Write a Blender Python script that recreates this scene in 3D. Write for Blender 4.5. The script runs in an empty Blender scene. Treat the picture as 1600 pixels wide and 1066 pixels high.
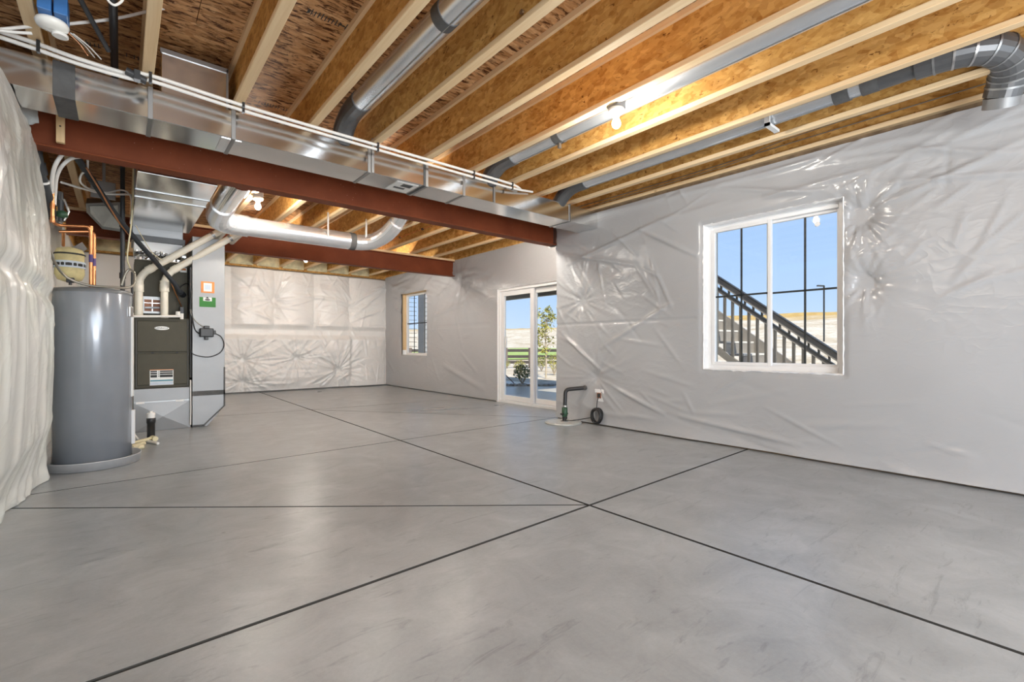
import bpy, bmesh, math, random
import numpy as np
from mathutils import Vector, Matrix, Quaternion
random.seed(7); RNG = np.random.RandomState(11)
S = bpy.context.scene; COL = S.collection
PI = math.pi; R = math.radians

# ------------------------------------------------------------------ camera
FPX, YAW, CH, HOR = 733.0, R(39.8), 1.03, 540.0
cam_d = bpy.data.cameras.new('camera'); cam = bpy.data.objects.new('camera', cam_d); COL.objects.link(cam)
cam.location = (0, 0, CH); cam.rotation_euler = (R(90), 0, -YAW)
cam_d.sensor_width = 36; cam_d.lens = FPX / 1600 * 36; cam_d.shift_y = (HOR - 533) / 1600
cam_d.clip_start = 0.05; cam_d.clip_end = 600
S.camera = cam
# ------------------------------------------------------------------ world, sun, added fill lights, exposure
W = bpy.data.worlds.new('sky'); S.world = W; W.use_nodes = True
wn = W.node_tree.nodes; wl = W.node_tree.links; wn.clear()
tcw = wn.new('ShaderNodeTexCoord'); sx_ = wn.new('ShaderNodeSeparateXYZ'); wl.new(tcw.outputs['Generated'], sx_.inputs[0])
rp = wn.new('ShaderNodeValToRGB'); wl.new(sx_.outputs[2], rp.inputs[0]); el = rp.color_ramp.elements      # clear blue sky, paler towards the horizon all round
el[0].position = 0; el[0].color = (.63, .77, .96, 1); el[1].position = 1; el[1].color = (.14, .31, .74, 1)
for p_, c_ in ((.10, (.49, .67, .95, 1)), (.36, (.32, .53, .92, 1))): e_ = el.new(p_); e_.color = c_
bg = wn.new('ShaderNodeBackground'); bg.inputs[1].default_value = 1.0
wo = wn.new('ShaderNodeOutputWorld'); wl.new(rp.outputs[0], bg.inputs[0]); wl.new(bg.outputs[0], wo.inputs[0])
sd = bpy.data.lights.new('sun', 'SUN'); sd.energy = 6.0; sd.angle = R(0.6); sd.color = (1.0, 0.94, 0.85)
sun = bpy.data.objects.new('sun', sd); COL.objects.link(sun)
sun.rotation_euler = Vector((0.35, 0.65, -0.67)).to_track_quat('-Z', 'Y').to_euler()
def area(name, loc, tgt, sx, sy, power, col):
    d = bpy.data.lights.new(name, 'AREA'); d.shape = 'RECTANGLE'; d.size = sx; d.size_y = sy; d.energy = power; d.color = col
    o = bpy.data.objects.new(name, d); COL.objects.link(o); o.location = loc
    o.rotation_euler = (Vector(tgt) - Vector(loc)).to_track_quat('-Z', 'Y').to_euler(); return o
# area lights added behind the camera to brighten the whole room evenly
area('fill_behind', (1.6, -3.2, 1.95), (2.2, 3.5, 0.2), 5.2, 1.5, 150, (.88, .95, 1.0))
area('fill_upward', (1.2, -2.5, 0.7), (2.2, 2.6, 2.9), 2.4, 1.2, 105, (.96, .98, 1.0))  # added uplight standing in for a bounced flash, lifts the ceiling
S.view_settings.view_transform = 'Standard'; S.view_settings.look = 'None'; S.view_settings.gamma = 1.0
S.view_settings.use_curve_mapping = False; S.view_settings.exposure = 0.22
S.cycles.use_denoising = True; S.cycles.max_bounces = 8; S.cycles.diffuse_bounces = 5
S.cycles.glossy_bounces = 4; S.cycles.transparent_max_bounces = 12; S.cycles.sample_clamp_indirect = 6

# ------------------------------------------------------------------ helpers
def P(u, v, axis, val):
    """a real point: where the sight line of photo pixel (u, v) meets the plane axis = val"""
    t = (u - 800) / FPX; F = (math.sin(YAW), math.cos(YAW))
    d = Vector((F[0] + F[1] * t, F[1] - F[0] * t, (HOR - v) / FPX))
    o = Vector((0, 0, CH)); i = 'xyz'.index(axis)
    return o + d * ((val - o[i]) / d[i])

def link(o, parent=None):
    COL.objects.link(o)
    if parent is not None: o.parent = parent
    return o
def tag(o, label=None, cat=None, group=None, kind=None):
    if label: o['label'] = label
    if cat: o['category'] = cat
    if group: o['group'] = group
    if kind: o['kind'] = kind
    return o
def empty(name, loc=(0, 0, 0), label=None, cat=None, group=None, kind=None):
    o = bpy.data.objects.new(name, None); o.location = loc; o.empty_display_size = .1; link(o)
    return tag(o, label, cat, group, kind)

class MB:
    def __init__(s): s.v = []; s.f = []; s.sm = []
    def add(s, vs, fs, smooth=False):
        b = len(s.v); s.v += [tuple(v) for v in vs]; s.f += [tuple(i + b for i in f) for f in fs]; s.sm += [smooth] * len(fs); return s
    def box(s, x0, x1, y0, y1, z0, z1, m=None):
        vs = [Vector(p) for p in ((x0,y0,z0),(x1,y0,z0),(x1,y1,z0),(x0,y1,z0),(x0,y0,z1),(x1,y0,z1),(x1,y1,z1),(x0,y1,z1))]
        if m is not None: vs = [m @ v for v in vs]
        return s.add(vs, [(0,3,2,1),(4,5,6,7),(0,1,5,4),(1,2,6,5),(2,3,7,6),(3,0,4,7)])
    def bar(s, a, b, w, h, up=(0,0,1)):
        """a straight bar of section w x h from a to b"""
        a = Vector(a); b = Vector(b); t = (b - a).normalized(); up = Vector(up)
        sd_ = t.cross(up); sd_ = sd_.normalized() if sd_.length > 1e-5 else Vector((1,0,0)); n = sd_.cross(t)
        vs = []
        for p in (a, b):
            for (i, j) in ((-1,-1),(1,-1),(1,1),(-1,1)): vs.append(p + sd_ * (i * w / 2) + n * (j * h / 2))
        return s.add(vs, [(0,1,2,3),(7,6,5,4),(0,4,5,1),(1,5,6,2),(2,6,7,3),(3,7,4,0)])
    def tube(s, pts, r, n=12, cap=True, smooth=True):
        pts = [Vector(p) for p in pts]; m = len(pts); rs = r if hasattr(r, '__len__') else [r] * m
        tan = []
        for i in range(m):
            t = (pts[min(i+1, m-1)] - pts[max(i-1, 0)]); tan.append(t.normalized() if t.length > 1e-9 else Vector((0,0,1)))
        ref = Vector((0,0,1)) if abs(tan[0].z) < .9 else Vector((1,0,0))
        u = tan[0].cross(ref).normalized(); vs = []; fs = []
        for i in range(m):
            if i: u = tan[i-1].rotation_difference(tan[i]) @ u
            w = tan[i].cross(u)
            for k in range(n):
                a = 2 * PI * k / n; vs.append(pts[i] + (u * math.cos(a) + w * math.sin(a)) * rs[i])
        for i in range(m - 1):
            for k in range(n):
                k2 = (k + 1) % n; fs.append((i*n+k, i*n+k2, (i+1)*n+k2, (i+1)*n+k))
        s.add(vs, fs, smooth)
        if cap:
            s.add(vs[:n], [tuple(range(n))[::-1]]); s.add(vs[-n:], [tuple(range(n))])
        return s
    def lathe(s, prof, c, n=32, axis='z', smooth=True, cap=True):
        vs = []; fs = []; c = Vector(c)
        for (r, z) in prof:
            for k in range(n):
                a = 2 * PI * k / n; p = (r * math.cos(a), r * math.sin(a), z)
                if axis == 'y': p = (p[0], p[2], p[1])
                if axis == 'x': p = (p[2], p[0], p[1])
                vs.append(c + Vector(p))
        m = len(prof)
        for i in range(m - 1):
            for k in range(n):
                k2 = (k + 1) % n; fs.append((i*n+k, i*n+k2, (i+1)*n+k2, (i+1)*n+k))
        if axis == 'y': fs = [f[::-1] for f in fs]
        s.add(vs, fs, smooth)
        if cap:
            s.add(vs[:n], [tuple(range(n))[::-1]]); s.add(vs[-n:], [tuple(range(n))])
        return s
    def prism(s, poly, z0, z1):
        n = len(poly); vs = [(p[0], p[1], z0) for p in poly] + [(p[0], p[1], z1) for p in poly]
        return s.add(vs, [tuple(range(n))[::-1], tuple(range(n, 2*n))] + [(i, (i+1) % n, n + (i+1) % n, n + i) for i in range(n)])
    def prism_y(s, poly, y0, y1):
        n = len(poly); vs = [(p[0], y0, p[1]) for p in poly] + [(p[0], y1, p[1]) for p in poly]
        return s.add(vs, [tuple(range(n)), tuple(range(n, 2*n))[::-1]] + [(i, n + i, n + (i+1) % n, (i+1) % n) for i in range(n)])
    def build(s, name, mat, parent=None, bevel=0, seg=2):
        me = bpy.data.meshes.new(name); me.from_pydata(s.v, [], s.f); me.update()
        me.polygons.foreach_set('use_smooth', s.sm)
        if mat is not None: me.materials.append(mat)
        o = bpy.data.objects.new(name, me); link(o, parent)
        if parent is not None:
            o.matrix_parent_inverse = Matrix.Translation(-Vector(parent.location)) if parent.type == 'EMPTY' else Matrix.Identity(4)
        if bevel:
            b = o.modifiers.new('bevel', 'BEVEL'); b.width = bevel; b.segments = seg; b.limit_method = 'ANGLE'; b.angle_limit = R(40)
        return o
def one(name, mb, mat, label, cat, group=None, kind=None, bevel=0):
    return tag(mb.build(name, mat, None, bevel), label, cat, group, kind)

def smooth_path(pts, k=6):
    """Catmull-Rom through pts"""
    p = [Vector(q) for q in pts]; p = [p[0] * 2 - p[1]] + p + [p[-1] * 2 - p[-2]]; out = []
    for i in range(1, len(p) - 2):
        for j in range(k):
            t = j / k; a, b, c, d = p[i-1], p[i], p[i+1], p[i+2]
            out.append(.5 * ((2*b) + (c-a)*t + (2*a-5*b+4*c-d)*t*t + (3*b-a-3*c+d)*t**3))
    out.append(p[-2]); return out
def round_path(pts, rad, k=5):
    """straight runs joined by round elbows"""
    p = [Vector(q) for q in pts]; out = [p[0]]
    for i in range(1, len(p) - 1):
        a, b, c = p[i-1], p[i], p[i+1]; d1 = (a - b); d2 = (c - b); rr = min(rad, d1.length * .48, d2.length * .48)
        s0 = b + d1.normalized() * rr; e = b + d2.normalized() * rr
        for j in range(k + 1):
            t = j / k; out.append(s0 * (1-t)**2 + b * 2*t*(1-t) + e * t*t)
    out.append(p[-1]); return out

# ------------------------------------------------------------------ materials
class NT:
    def __init__(s, name):
        s.m = bpy.data.materials.new(name); s.m.use_nodes = True; s.t = s.m.node_tree; s.n = s.t.nodes
        s.b = s.n['Principled BSDF']; s.out = s.n['Material Output']
    def node(s, typ, **kw):
        n = s.n.new(typ)
        for k, v in kw.items():
            if k.startswith('_'): setattr(n, k[1:], v)
            else:
                i = n.inputs[k.replace('9', ' ')] if not k.startswith('i') or not k[1:].isdigit() else n.inputs[int(k[1:])]
                if isinstance(v, bpy.types.NodeSocket): s.t.links.new(v, i)
                else: i.default_value = v
        return n
    def L(s, a, b): s.t.links.new(a, b)
    def set(s, **kw):
        for k, v in kw.items():
            i = s.b.inputs[{'col': 'Base Color', 'rough': 'Roughness', 'metal': 'Metallic', 'normal': 'Normal', 'spec': 'Specular IOR Level',
                            'emit': 'Emission Color', 'es': 'Emission Strength', 'coat': 'Coat Weight'}.get(k, k)]
            if isinstance(v, bpy.types.NodeSocket): s.L(v, i)
            else: i.default_value = (*v, 1) if (isinstance(v, tuple) and len(v) == 3) else v
        return s
    def coords(s, scale=(1, 1, 1), rot=(0, 0, 0), kind='Object'):
        tc = s.node('ShaderNodeTexCoord'); mp = s.node('ShaderNodeMapping'); s.L(tc.outputs[kind], mp.inputs['Vector'])
        mp.inputs['Scale'].default_value = scale; mp.inputs['Rotation'].default_value = rot; return mp.outputs[0]
    def noise(s, vec, scale, detail=4, rough=.55, dist=0):
        n = s.node('ShaderNodeTexNoise', Scale=scale, Detail=detail, Roughness=rough, Distortion=dist); s.L(vec, n.inputs['Vector']); return n.outputs[0]
    def ramp(s, fac, stops):
        r = s.node('ShaderNodeValToRGB'); s.L(fac, r.inputs[0]); e = r.color_ramp.elements
        while len(e) < len(stops): e.new(.5)
        for el, (p, c) in zip(e, stops): el.position = p; el.color = (*c, 1) if len(c) == 3 else c
        return r.outputs[0]
    def mix(s, fac, a, b, mode='MIX'):
        n = s.node('ShaderNodeMix', _data_type='RGBA', _blend_type=mode)
        for val, i in ((fac, 0), (a, 6), (b, 7)):
            if isinstance(val, bpy.types.NodeSocket): s.L(val, n.inputs[i])
            else: n.inputs[i].default_value = (*val, 1) if isinstance(val, tuple) else val
        return n.outputs[2]
    def bump(s, h, strength=.2, dist=.01):
        b = s.node('ShaderNodeBump', Strength=strength, Distance=dist); s.L(h, b.inputs['Height']); return b.outputs[0]
def plain(name, col, rough=.5, metal=0, spec=.5, var=.06, scale=9):
    m = NT(name); v = m.noise(m.coords(), scale)
    c2 = tuple(max(0, c * (1 - 2.2 * var)) for c in col); c3 = tuple(min(1, c * (1 + 1.2 * var)) for c in col)
    m.set(col=m.ramp(v, [(.3, c2), (.7, c3)]), rough=rough, metal=metal, spec=spec); return m.m
M = {}
def concrete(name, lo, mid, hi, rough=.55):
    m = NT(name); c = m.coords()
    big = m.noise(c, .55, 5, .6, .6); med = m.noise(c, 3.2, 6, .65, .8); fine = m.noise(c, 60, 4, .7)
    streak = m.noise(m.coords((1.1, 5.5, 1), (0, 0, .5)), 2.6, 6, .72, 1.2)
    a = m.ramp(big, [(.30, lo), (.5, mid), (.70, hi)])
    a = m.mix(.55, a, m.ramp(med, [(.30, lo), (.52, mid), (.72, hi)]))
    smear = m.ramp(streak, [(.30, (.62, .62, .62)), (.43, (1, 1, 1)), (.62, (1, 1, 1)), (.74, (1.12, 1.12, 1.12))])
    a = m.mix(.85, a, smear, 'MULTIPLY')
    sp = m.node('ShaderNodeTexVoronoi', Scale=3.1); m.L(c, sp.inputs['Vector'])
    spots = m.ramp(sp.outputs['Distance'], [(.0, (.45, .44, .42)), (.022, (.55, .54, .52)), (.04, (1, 1, 1))])
    a = m.mix(.8, a, spots, 'MULTIPLY')
    a = m.mix(.12, a, m.ramp(fine, [(.3, lo), (.7, hi)]))
    trow = m.noise(m.coords((2, 14, 1), (0, 0, -.5)), 7, 4, .6, .8)
    hh = m.mix(.5, trow, fine)
    m.set(col=a, rough=m.ramp(big, [(.3, (.27,)*3), (.7, (.35,)*3)]), normal=m.bump(hh, .16, .005), spec=.5); return m.m
M['concrete'] = concrete('concrete', (.225, .24, .25), (.335, .352, .365), (.465, .485, .50))
M['patio'] = concrete('patio_concrete', (.46, .40, .31), (.55, .48, .38), (.62, .55, .44))
M['joint'] = plain('joint_dark', (.07, .068, .062), .9)  # dark dirty saw cuts between the slabs

def wood(name, a, b, c, axis=1, scale=3.0):
    m = NT(name); sc = [22, 22, 22]; sc[axis] = .9
    g = m.noise(m.coords(tuple(sc)), scale, 5, .6, .5); sc2 = [5, 5, 5]; sc2[axis] = .4
    g2 = m.noise(m.coords(tuple(sc2)), 1.6, 3)
    col = m.mix(.5, m.ramp(g, [(.25, a), (.55, b), (.8, c)]), m.ramp(g2, [(.3, a), (.7, c)]))
    vk = m.node('ShaderNodeTexVoronoi', Scale=2.3); kc = [2.2, 2.2, 2.2]; kc[axis] = 1; m.L(m.coords(tuple(kc)), vk.inputs['Vector'])
    kn = m.ramp(vk.outputs['Distance'], [(.02, (.45, .30, .18)), (.06, (1, 1, 1))])
    col = m.mix(.8, col, kn, 'MULTIPLY')
    m.set(col=col, rough=.65, spec=.25, normal=m.bump(g, .12, .004)); return m.m
M['pine'] = wood('pine', (.70, .48, .26), (.80, .60, .36), (.88, .70, .46))
M['pine_up'] = wood('pine_upright', (.62, .42, .22), (.74, .52, .28), (.84, .64, .40), 2)
def osb(name, cols, gap, flake, axis_scale, rough=.6, gapw=(.30, .40), rot=(0, 0, 0), gm=1.3):
    m = NT(name); base = m.coords(axis_scale, rot)
    nz = m.node('ShaderNodeTexNoise', Scale=1.3, Detail=2); m.L(base, nz.inputs['Vector'])
    wv = m.node('ShaderNodeMix', _data_type='VECTOR'); wv.inputs[0].default_value = .16
    m.L(base, wv.inputs[4]); m.L(nz.outputs['Color'], wv.inputs[5]); vec = wv.outputs[1]
    v1 = m.node('ShaderNodeTexVoronoi', Scale=flake, Randomness=1.0); m.L(vec, v1.inputs['Vector'])
    hs = m.node('ShaderNodeSeparateColor'); m.L(v1.outputs['Color'], hs.inputs[0])
    c1 = m.ramp(hs.outputs[0], [(0, cols[0]), (.35, cols[1]), (.7, cols[2]), (1, cols[3])])
    v2 = m.node('ShaderNodeTexVoronoi', Scale=flake * 1.9, Randomness=1.0); m.L(vec, v2.inputs['Vector'])
    hs2 = m.node('ShaderNodeSeparateColor'); m.L(v2.outputs['Color'], hs2.inputs[0])
    c2 = m.ramp(hs2.outputs[1], [(0, cols[0]), (.4, cols[2]), (1, cols[3])])
    col = m.mix(.45, c1, c2)
    grain = m.noise(m.coords(tuple(x * gm for x in axis_scale), rot), flake * .9, 5, .7, .6)
    dark = m.ramp(grain, [(gapw[0], gap), (gapw[1], (1, 1, 1))])
    col = m.mix(1.0, col, dark, 'MULTIPLY')
    m.set(col=col, rough=rough, spec=.2, normal=m.bump(grain, .25, .004)); return m.m
M['osb_web'] = osb('osb_web', [(.40, .18, .040), (.52, .26, .065), (.62, .34, .095), (.76, .46, .16)], (.26, .15, .07), 15, (1.5, 1, 1.8), gapw=(.31, .40), gm=1.25)
M['osb_sub'] = osb('osb_subfloor', [(.30, .14, .052), (.46, .23, .09), (.58, .32, .14), (.76, .48, .25)], (.14, .075, .04), 7.0, (1.3, 4.2, 1), gapw=(.40, .50), rot=(0, 0, .16), gm=1.2)
def red_steel():
    m = NT('red_primer'); c = m.coords(); v = m.noise(c, 2.5, 6, .6)
    sp = m.node('ShaderNodeTexVoronoi', Scale=26); m.L(c, sp.inputs['Vector'])
    nn = m.noise(c, 3, 2); thr = m.ramp(sp.outputs['Distance'], [(.05, (1, 1, 1)), (.10, (0, 0, 0))])
    f = m.mix(1.0, thr, m.ramp(nn, [(.45, (0, 0, 0)), (.62, (1, 1, 1))]), 'MULTIPLY')
    col = m.mix(f, m.ramp(v, [(.3, (.165, .040, .015)), (.7, (.225, .058, .022))]), (.42, .22, .15))
    m.set(col=col, rough=.6, spec=.2); return m.m
M['red'] = red_steel()
def galv(name, col=(.66, .68, .70), rough=.3, wav=.5, streaks=True, metal=1.0):
    m = NT(name); c = m.coords(); w = m.noise(c, 2.0, 1, .4); f = m.noise(c, 6, 2, .5)
    m.set(col=m.ramp(f, [(.3, tuple(x * .93 for x in col)), (.7, col)]), metal=metal, rough=rough)
    if wav > .05: m.set(normal=m.bump(w, wav, .02))
    return m.m
M['galv'] = galv('galvanised_steel', (.80, .80, .79), .17, .10); M['galv_pipe'] = galv('galvanised_pipe', (.84, .88, .93), .27, .03, False, .82)
M['galv_dull'] = galv('galvanised_dull', (.40, .41, .415), .45, .03); M['galv_elbow'] = plain('dark_elbow', (.15, .153, .158), .36, .6, .4, .04)
M['sheetmetal'] = plain('matt_sheet_metal', (.31, .315, .32), .45, .5, var=.03, scale=3)
M['foil'] = galv('crumpled_foil', (.80, .80, .80), .22, 1.0)
def plastic(name, col, rough=.3, tint=None, amt=.5):
    m = NT(name); c = m.coords(); big = m.noise(c, 1.1, 2); gl = m.noise(c, .9, 2, .5)
    def rdg(scale, dist, pw, rot):
        n = m.noise(m.coords((1, 1, 1.6), rot), scale, 2, .45, dist)
        a = m.node('ShaderNodeMath', _operation='MULTIPLY_ADD', i1=2.0, i2=-1.0); m.L(n, a.inputs[0])
        b = m.node('ShaderNodeMath', _operation='ABSOLUTE'); m.L(a.outputs[0], b.inputs[0])
        d = m.node('ShaderNodeMath', _operation='SUBTRACT', i0=1.0); m.L(b.outputs[0], d.inputs[1])
        e = m.node('ShaderNodeMath', _operation='POWER', i1=pw); m.L(d.outputs[0], e.inputs[0]); return e.outputs[0]
    h = m.mix(.45, rdg(1.7, .7, 7.0, (.4, .3, .5)), rdg(5.5, .8, 4.0, (-.7, .5, .2)))
    h = m.mix(1.0, h, m.ramp(gl, [(.38, (.25,)*3), (.62, (1, 1, 1))]), 'MULTIPLY')
    t = tint or tuple(x * .94 for x in col)
    m.set(col=m.ramp(big, [(.35, t), (.65, col)]), rough=rough, spec=.6, normal=m.bump(h, amt, .03)); return m.m
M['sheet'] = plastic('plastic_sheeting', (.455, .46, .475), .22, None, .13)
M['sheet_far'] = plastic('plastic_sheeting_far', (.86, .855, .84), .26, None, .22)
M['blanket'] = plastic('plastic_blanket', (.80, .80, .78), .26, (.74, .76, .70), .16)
M['sheet_edge'] = plastic('plastic_edge', (.90, .90, .90), .32)
M['vinyl'] = plain('white_vinyl', (.86, .86, .86), .35, var=.01)
M['pex'] = plain('white_pex', (.82, .80, .76), .35, var=.02); M['pvc'] = plain('cream_pvc', (.86, .81, .69), .35, var=.03)
M['pvc_white'] = plain('white_pvc', (.85, .83, .78), .35, var=.02); M['cream'] = plain('cream_pipe', (.80, .72, .47), .45, var=.05)
M['black'] = plain('black_plastic', (.022, .022, .024), .38); M['black_foam'] = plain('black_foam', (.028, .032, .038), .75)
M['abs'] = plain('abs_pipe', (.045, .048, .052), .4); M['gaspipe'] = plain('black_iron', (.03, .032, .036), .45)
M['copper'] = plain('copper', (.80, .36, .16), .32, 1.0, var=.12); M['purple'] = plain('purple_tape', (.10, .06, .22), .5)
M['furnace'] = plain('olive_paint', (.075, .068, .046), .5, .1, .3, var=.04); M['furnace_dark'] = plain('olive_dark', (.06, .056, .045), .5)
M['tank'] = plain('grey_enamel', (.31, .335, .375), .18, .2, var=.03, scale=3); M['tank_dark'] = plain('grey_top', (.16, .17, .18), .4)
M['pan'] = plain('aluminium_pan', (.60, .61, .63), .38, .35, var=.04)
M['steel'] = plain('bright_steel', (.6, .6, .6), .3, 1.0); M['hose'] = plain('braided_hose', (.36, .34, .29), .4, .7)
M['white'] = plain('white_paint', (.85, .85, .83), .4, var=.01); M['porcelain'] = plain('porcelain', (.88, .87, .82), .25, var=.01)
M['blue'] = plain('blue_box', (.04, .16, .42), .4); M['green'] = plain('green_sticker', (.022, .20, .016), .5, var=.1)
M['green_valve'] = plain('green_valve', (.03, .085, .045), .45)
M['orange'] = plain('orange_sticker', (.80, .28, .06), .5, var=.08); M['paleblue'] = plain('pale_blue_print', (.62, .70, .80), .5)
M['teal'] = plain('teal_print', (.12, .33, .42), .5); M['ink'] = plain('dark_ink', (.03, .03, .03), .6)
M['foam'] = plain('yellow_foam', (.78, .68, .36), .8, var=.12); M['rim_foam'] = plain('rim_insulation', (.70, .64, .42), .9, var=.2, scale=5)
M['lid'] = plain('sump_lid', (.62, .63, .60), .4, .3); M['brick'] = plain('outlet_plate', (.34, .14, .07), .5)
M['mastic'] = plain('grey_mastic', (.10, .10, .10), .7, var=.15); M['mud'] = plain('plate_wood', (.22, .15, .09), .8, var=.2)
M['stair'] = plain('stair_paint', (.24, .215, .185), .55); M['stair_rail'] = plain('stair_rail_paint', (.34, .30, .26), .55); M['stair_bal'] = plain('baluster_paint', (.13, .117, .10), .55); M['stair_dark'] = plain('rail_cap', (.03, .028, .026), .5); M['tread'] = plain('tread_boards', (.60, .57, .52), .7)
M['fence'] = plain('fence_brown', (.045, .034, .028), .7); M['post'] = plain('fence_post', (.17, .13, .11), .7)
M['trunk'] = plain('tree_bark', (.46, .38, .28), .8); M['siding'] = plain('shaded_siding', (.52, .50, .46), .7); M['siding_light'] = plain('cream_siding', (.74, .68, .56), .7)  # siding greyed in colour for the shade on that wall
M['trimdark'] = plain('dark_trim', (.10, .10, .10), .6); M['pole'] = plain('pole_black', (.02, .022, .025), .5)
M['cobble'] = plain('cobble_grey', (.44, .41, .36), .8, var=.2); M['rough_wall'] = plain('bare_wall', (.20, .195, .185), .9); M['grout'] = plain('drywall_backing', (.42, .40, .37), .9)
def leafmat(name, cols):
    m = NT(name); v = m.noise(m.coords(), 7, 3); oi = m.noise(m.coords(), 1.4, 2)
    m.set(col=m.mix(.5, m.ramp(v, [(.3, cols[0]), (.5, cols[1]), (.7, cols[2])]), m.ramp(oi, [(.35, cols[0]), (.65, cols[2])])), rough=.55); return m.m
M['leaf'] = leafmat('tree_leaf', [(.10, .13, .03), (.30, .28, .05), (.52, .46, .10)])
M['leaf_dark'] = leafmat('shrub_leaf', [(.04, .09, .02), (.10, .17, .04), (.22, .28, .08)])
M['lawn'] = leafmat('lawn_grass', [(.26, .36, .05), (.36, .46, .08), (.46, .52, .12)])
def ground_mat():
    m = NT('dry_ground'); c = m.coords(); a = m.noise(c, .35, 6, .65, .5); b = m.noise(c, 3.0, 6, .7)
    g = m.mix(.5, m.ramp(a, [(.38, (.36, .25, .13)), (.5, (.58, .46, .32)), (.62, (.74, .66, .54))]), m.ramp(b, [(.36, (.40, .30, .18)), (.62, (.76, .69, .58))]))
    d = m.ramp(m.noise(c, 1.2, 6, .7), [(.3, (.40, .24, .07)), (.6, (.58, .38, .13)), (.8, (.68, .50, .22))])
    sep = m.node('ShaderNodeSeparateXYZ'); m.L(c, sep.inputs[0])
    zz = m.node('ShaderNodeMath', _operation='MULTIPLY_ADD', i1=1.0, i2=0.0); m.L(sep.outputs[2], zz.inputs[0])
    nn = m.node('ShaderNodeMath', _operation='MULTIPLY_ADD', i1=2.4); m.L(m.noise(c, .16, 5, .65), nn.inputs[0]); m.L(zz.outputs[0], nn.inputs[2])
    mr = m.node('ShaderNodeMapRange'); m.L(nn.outputs[0], mr.inputs[0]); mr.inputs[1].default_value = 5.0; mr.inputs[2].default_value = 5.6
    m.set(col=m.mix(mr.outputs[0], g, d), rough=.95, spec=.1, normal=m.bump(b, .5, .05)); return m.m
M['ground'] = ground_mat()
def glass():
    m = NT('window_glass'); m.n.remove(m.b); tr = m.node('ShaderNodeBsdfTransparent'); tr.inputs[0].default_value = (.96, .98, .98, 1)
    gl = m.node('ShaderNodeBsdfGlossy', Roughness=.02); fr = m.node('ShaderNodeLayerWeight', Blend=.5); mx = m.node('ShaderNodeMixShader')
    mp_ = m.node('ShaderNodeMath', _operation='POWER', i1=4.0); m.L(fr.outputs['Facing'], mp_.inputs[0]); ma_ = m.node('ShaderNodeMath', _operation='MULTIPLY_ADD', i1=.35, i2=.025); m.L(mp_.outputs[0], ma_.inputs[0]); m.L(ma_.outputs[0], mx.inputs[0]); m.L(tr.outputs[0], mx.inputs[1]); m.L(gl.outputs[0], mx.inputs[2]); m.L(mx.outputs[0], m.out.inputs[0]); return m.m
M['glass'] = glass()
m_ = NT('bulb_glow'); m_.set(col=(1, .9, .7), emit=(1.0, .94, .84), es=760.0); M['bulb'] = m_.m

# ------------------------------------------------------------------ room dimensions
XL, XR, XF = -.60, 4.77, 5.30          # left wall, right wall, recessed part of the right wall
YB, YJ = 11.50, 4.71                    # back wall, jog of the right wall
ZJ, ZS = 2.80, 3.16                     # underside of joists, underside of subfloor
YN, XN = -3.3, -3.3                     # the room goes on behind the photographer

# ------------------------------------------------------------------ floor: slabs between sawn control joints
fl = MB().box(XN - .3, XF + .25, YN - .3, YB + .4, -.20, -.06).build('floor', M['joint']); tag(fl, 'grey concrete basement floor with sawn control joints', kind='structure')
def clip(poly, n, c):
    out = []
    for i in range(len(poly)):
        a, b = poly[i], poly[(i+1) % len(poly)]; da = n[0]*a[0]+n[1]*a[1]-c; db = n[0]*b[0]+n[1]*b[1]-c
        if da <= 0: out.append(a)
        if da * db < 0: t = da/(da-db); out.append((a[0]+(b[0]-a[0])*t, a[1]+(b[1]-a[1])*t))
    return out
def cut(polys, p, q, width, sel=None):
    dx, dy = q[0]-p[0], q[1]-p[1]; l = math.hypot(dx, dy); n = (-dy/l, dx/l); c = n[0]*p[0]+n[1]*p[1]; out = []
    for poly in polys:
        cx = sum(a[0] for a in poly)/len(poly); cy = sum(a[1] for a in poly)/len(poly)
        if sel and not sel(cx, cy): out.append(poly); continue
        for (nn, cc) in ((n, c - width/2), ((-n[0], -n[1]), -c - width/2)):
            r = clip(poly, nn, cc)
            if len(r) > 2: out.append(r)
    return out
polys = [[(XN-.2, YN-.2), (XF+.1, YN-.2), (XF+.1, YB+.3), (XN-.2, YB+.3)]]
polys = cut(polys, (2.31, -1), (2.345, 12), .021)
polys = cut(polys, (-.06, 1.93), (4.65, 2.076), .021)
polys = cut(polys, (-.5, 4.62), (4.54, 4.745), .014)
polys = cut(polys, (1.12, 7.98), (3.98, 7.66), .014)
polys = cut(polys, (2.31, 2.02), (-.60, 4.36), .017, lambda x, y: x < 2.3 and 1.9 < y < 4.7)
polys = cut(polys, (2.345, 7.82), (4.78, 4.74), .014, lambda x, y: x > 2.3 and 4.6 < y < 7.9)
for p in polys:
    sl_ = MB().prism(p, -.14, 0).build('slab', M['concrete'], fl); sl_.data.materials.append(M['joint'])
    for f in sl_.data.polygons: f.material_index = 0 if f.normal.z > .5 else 1

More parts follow.
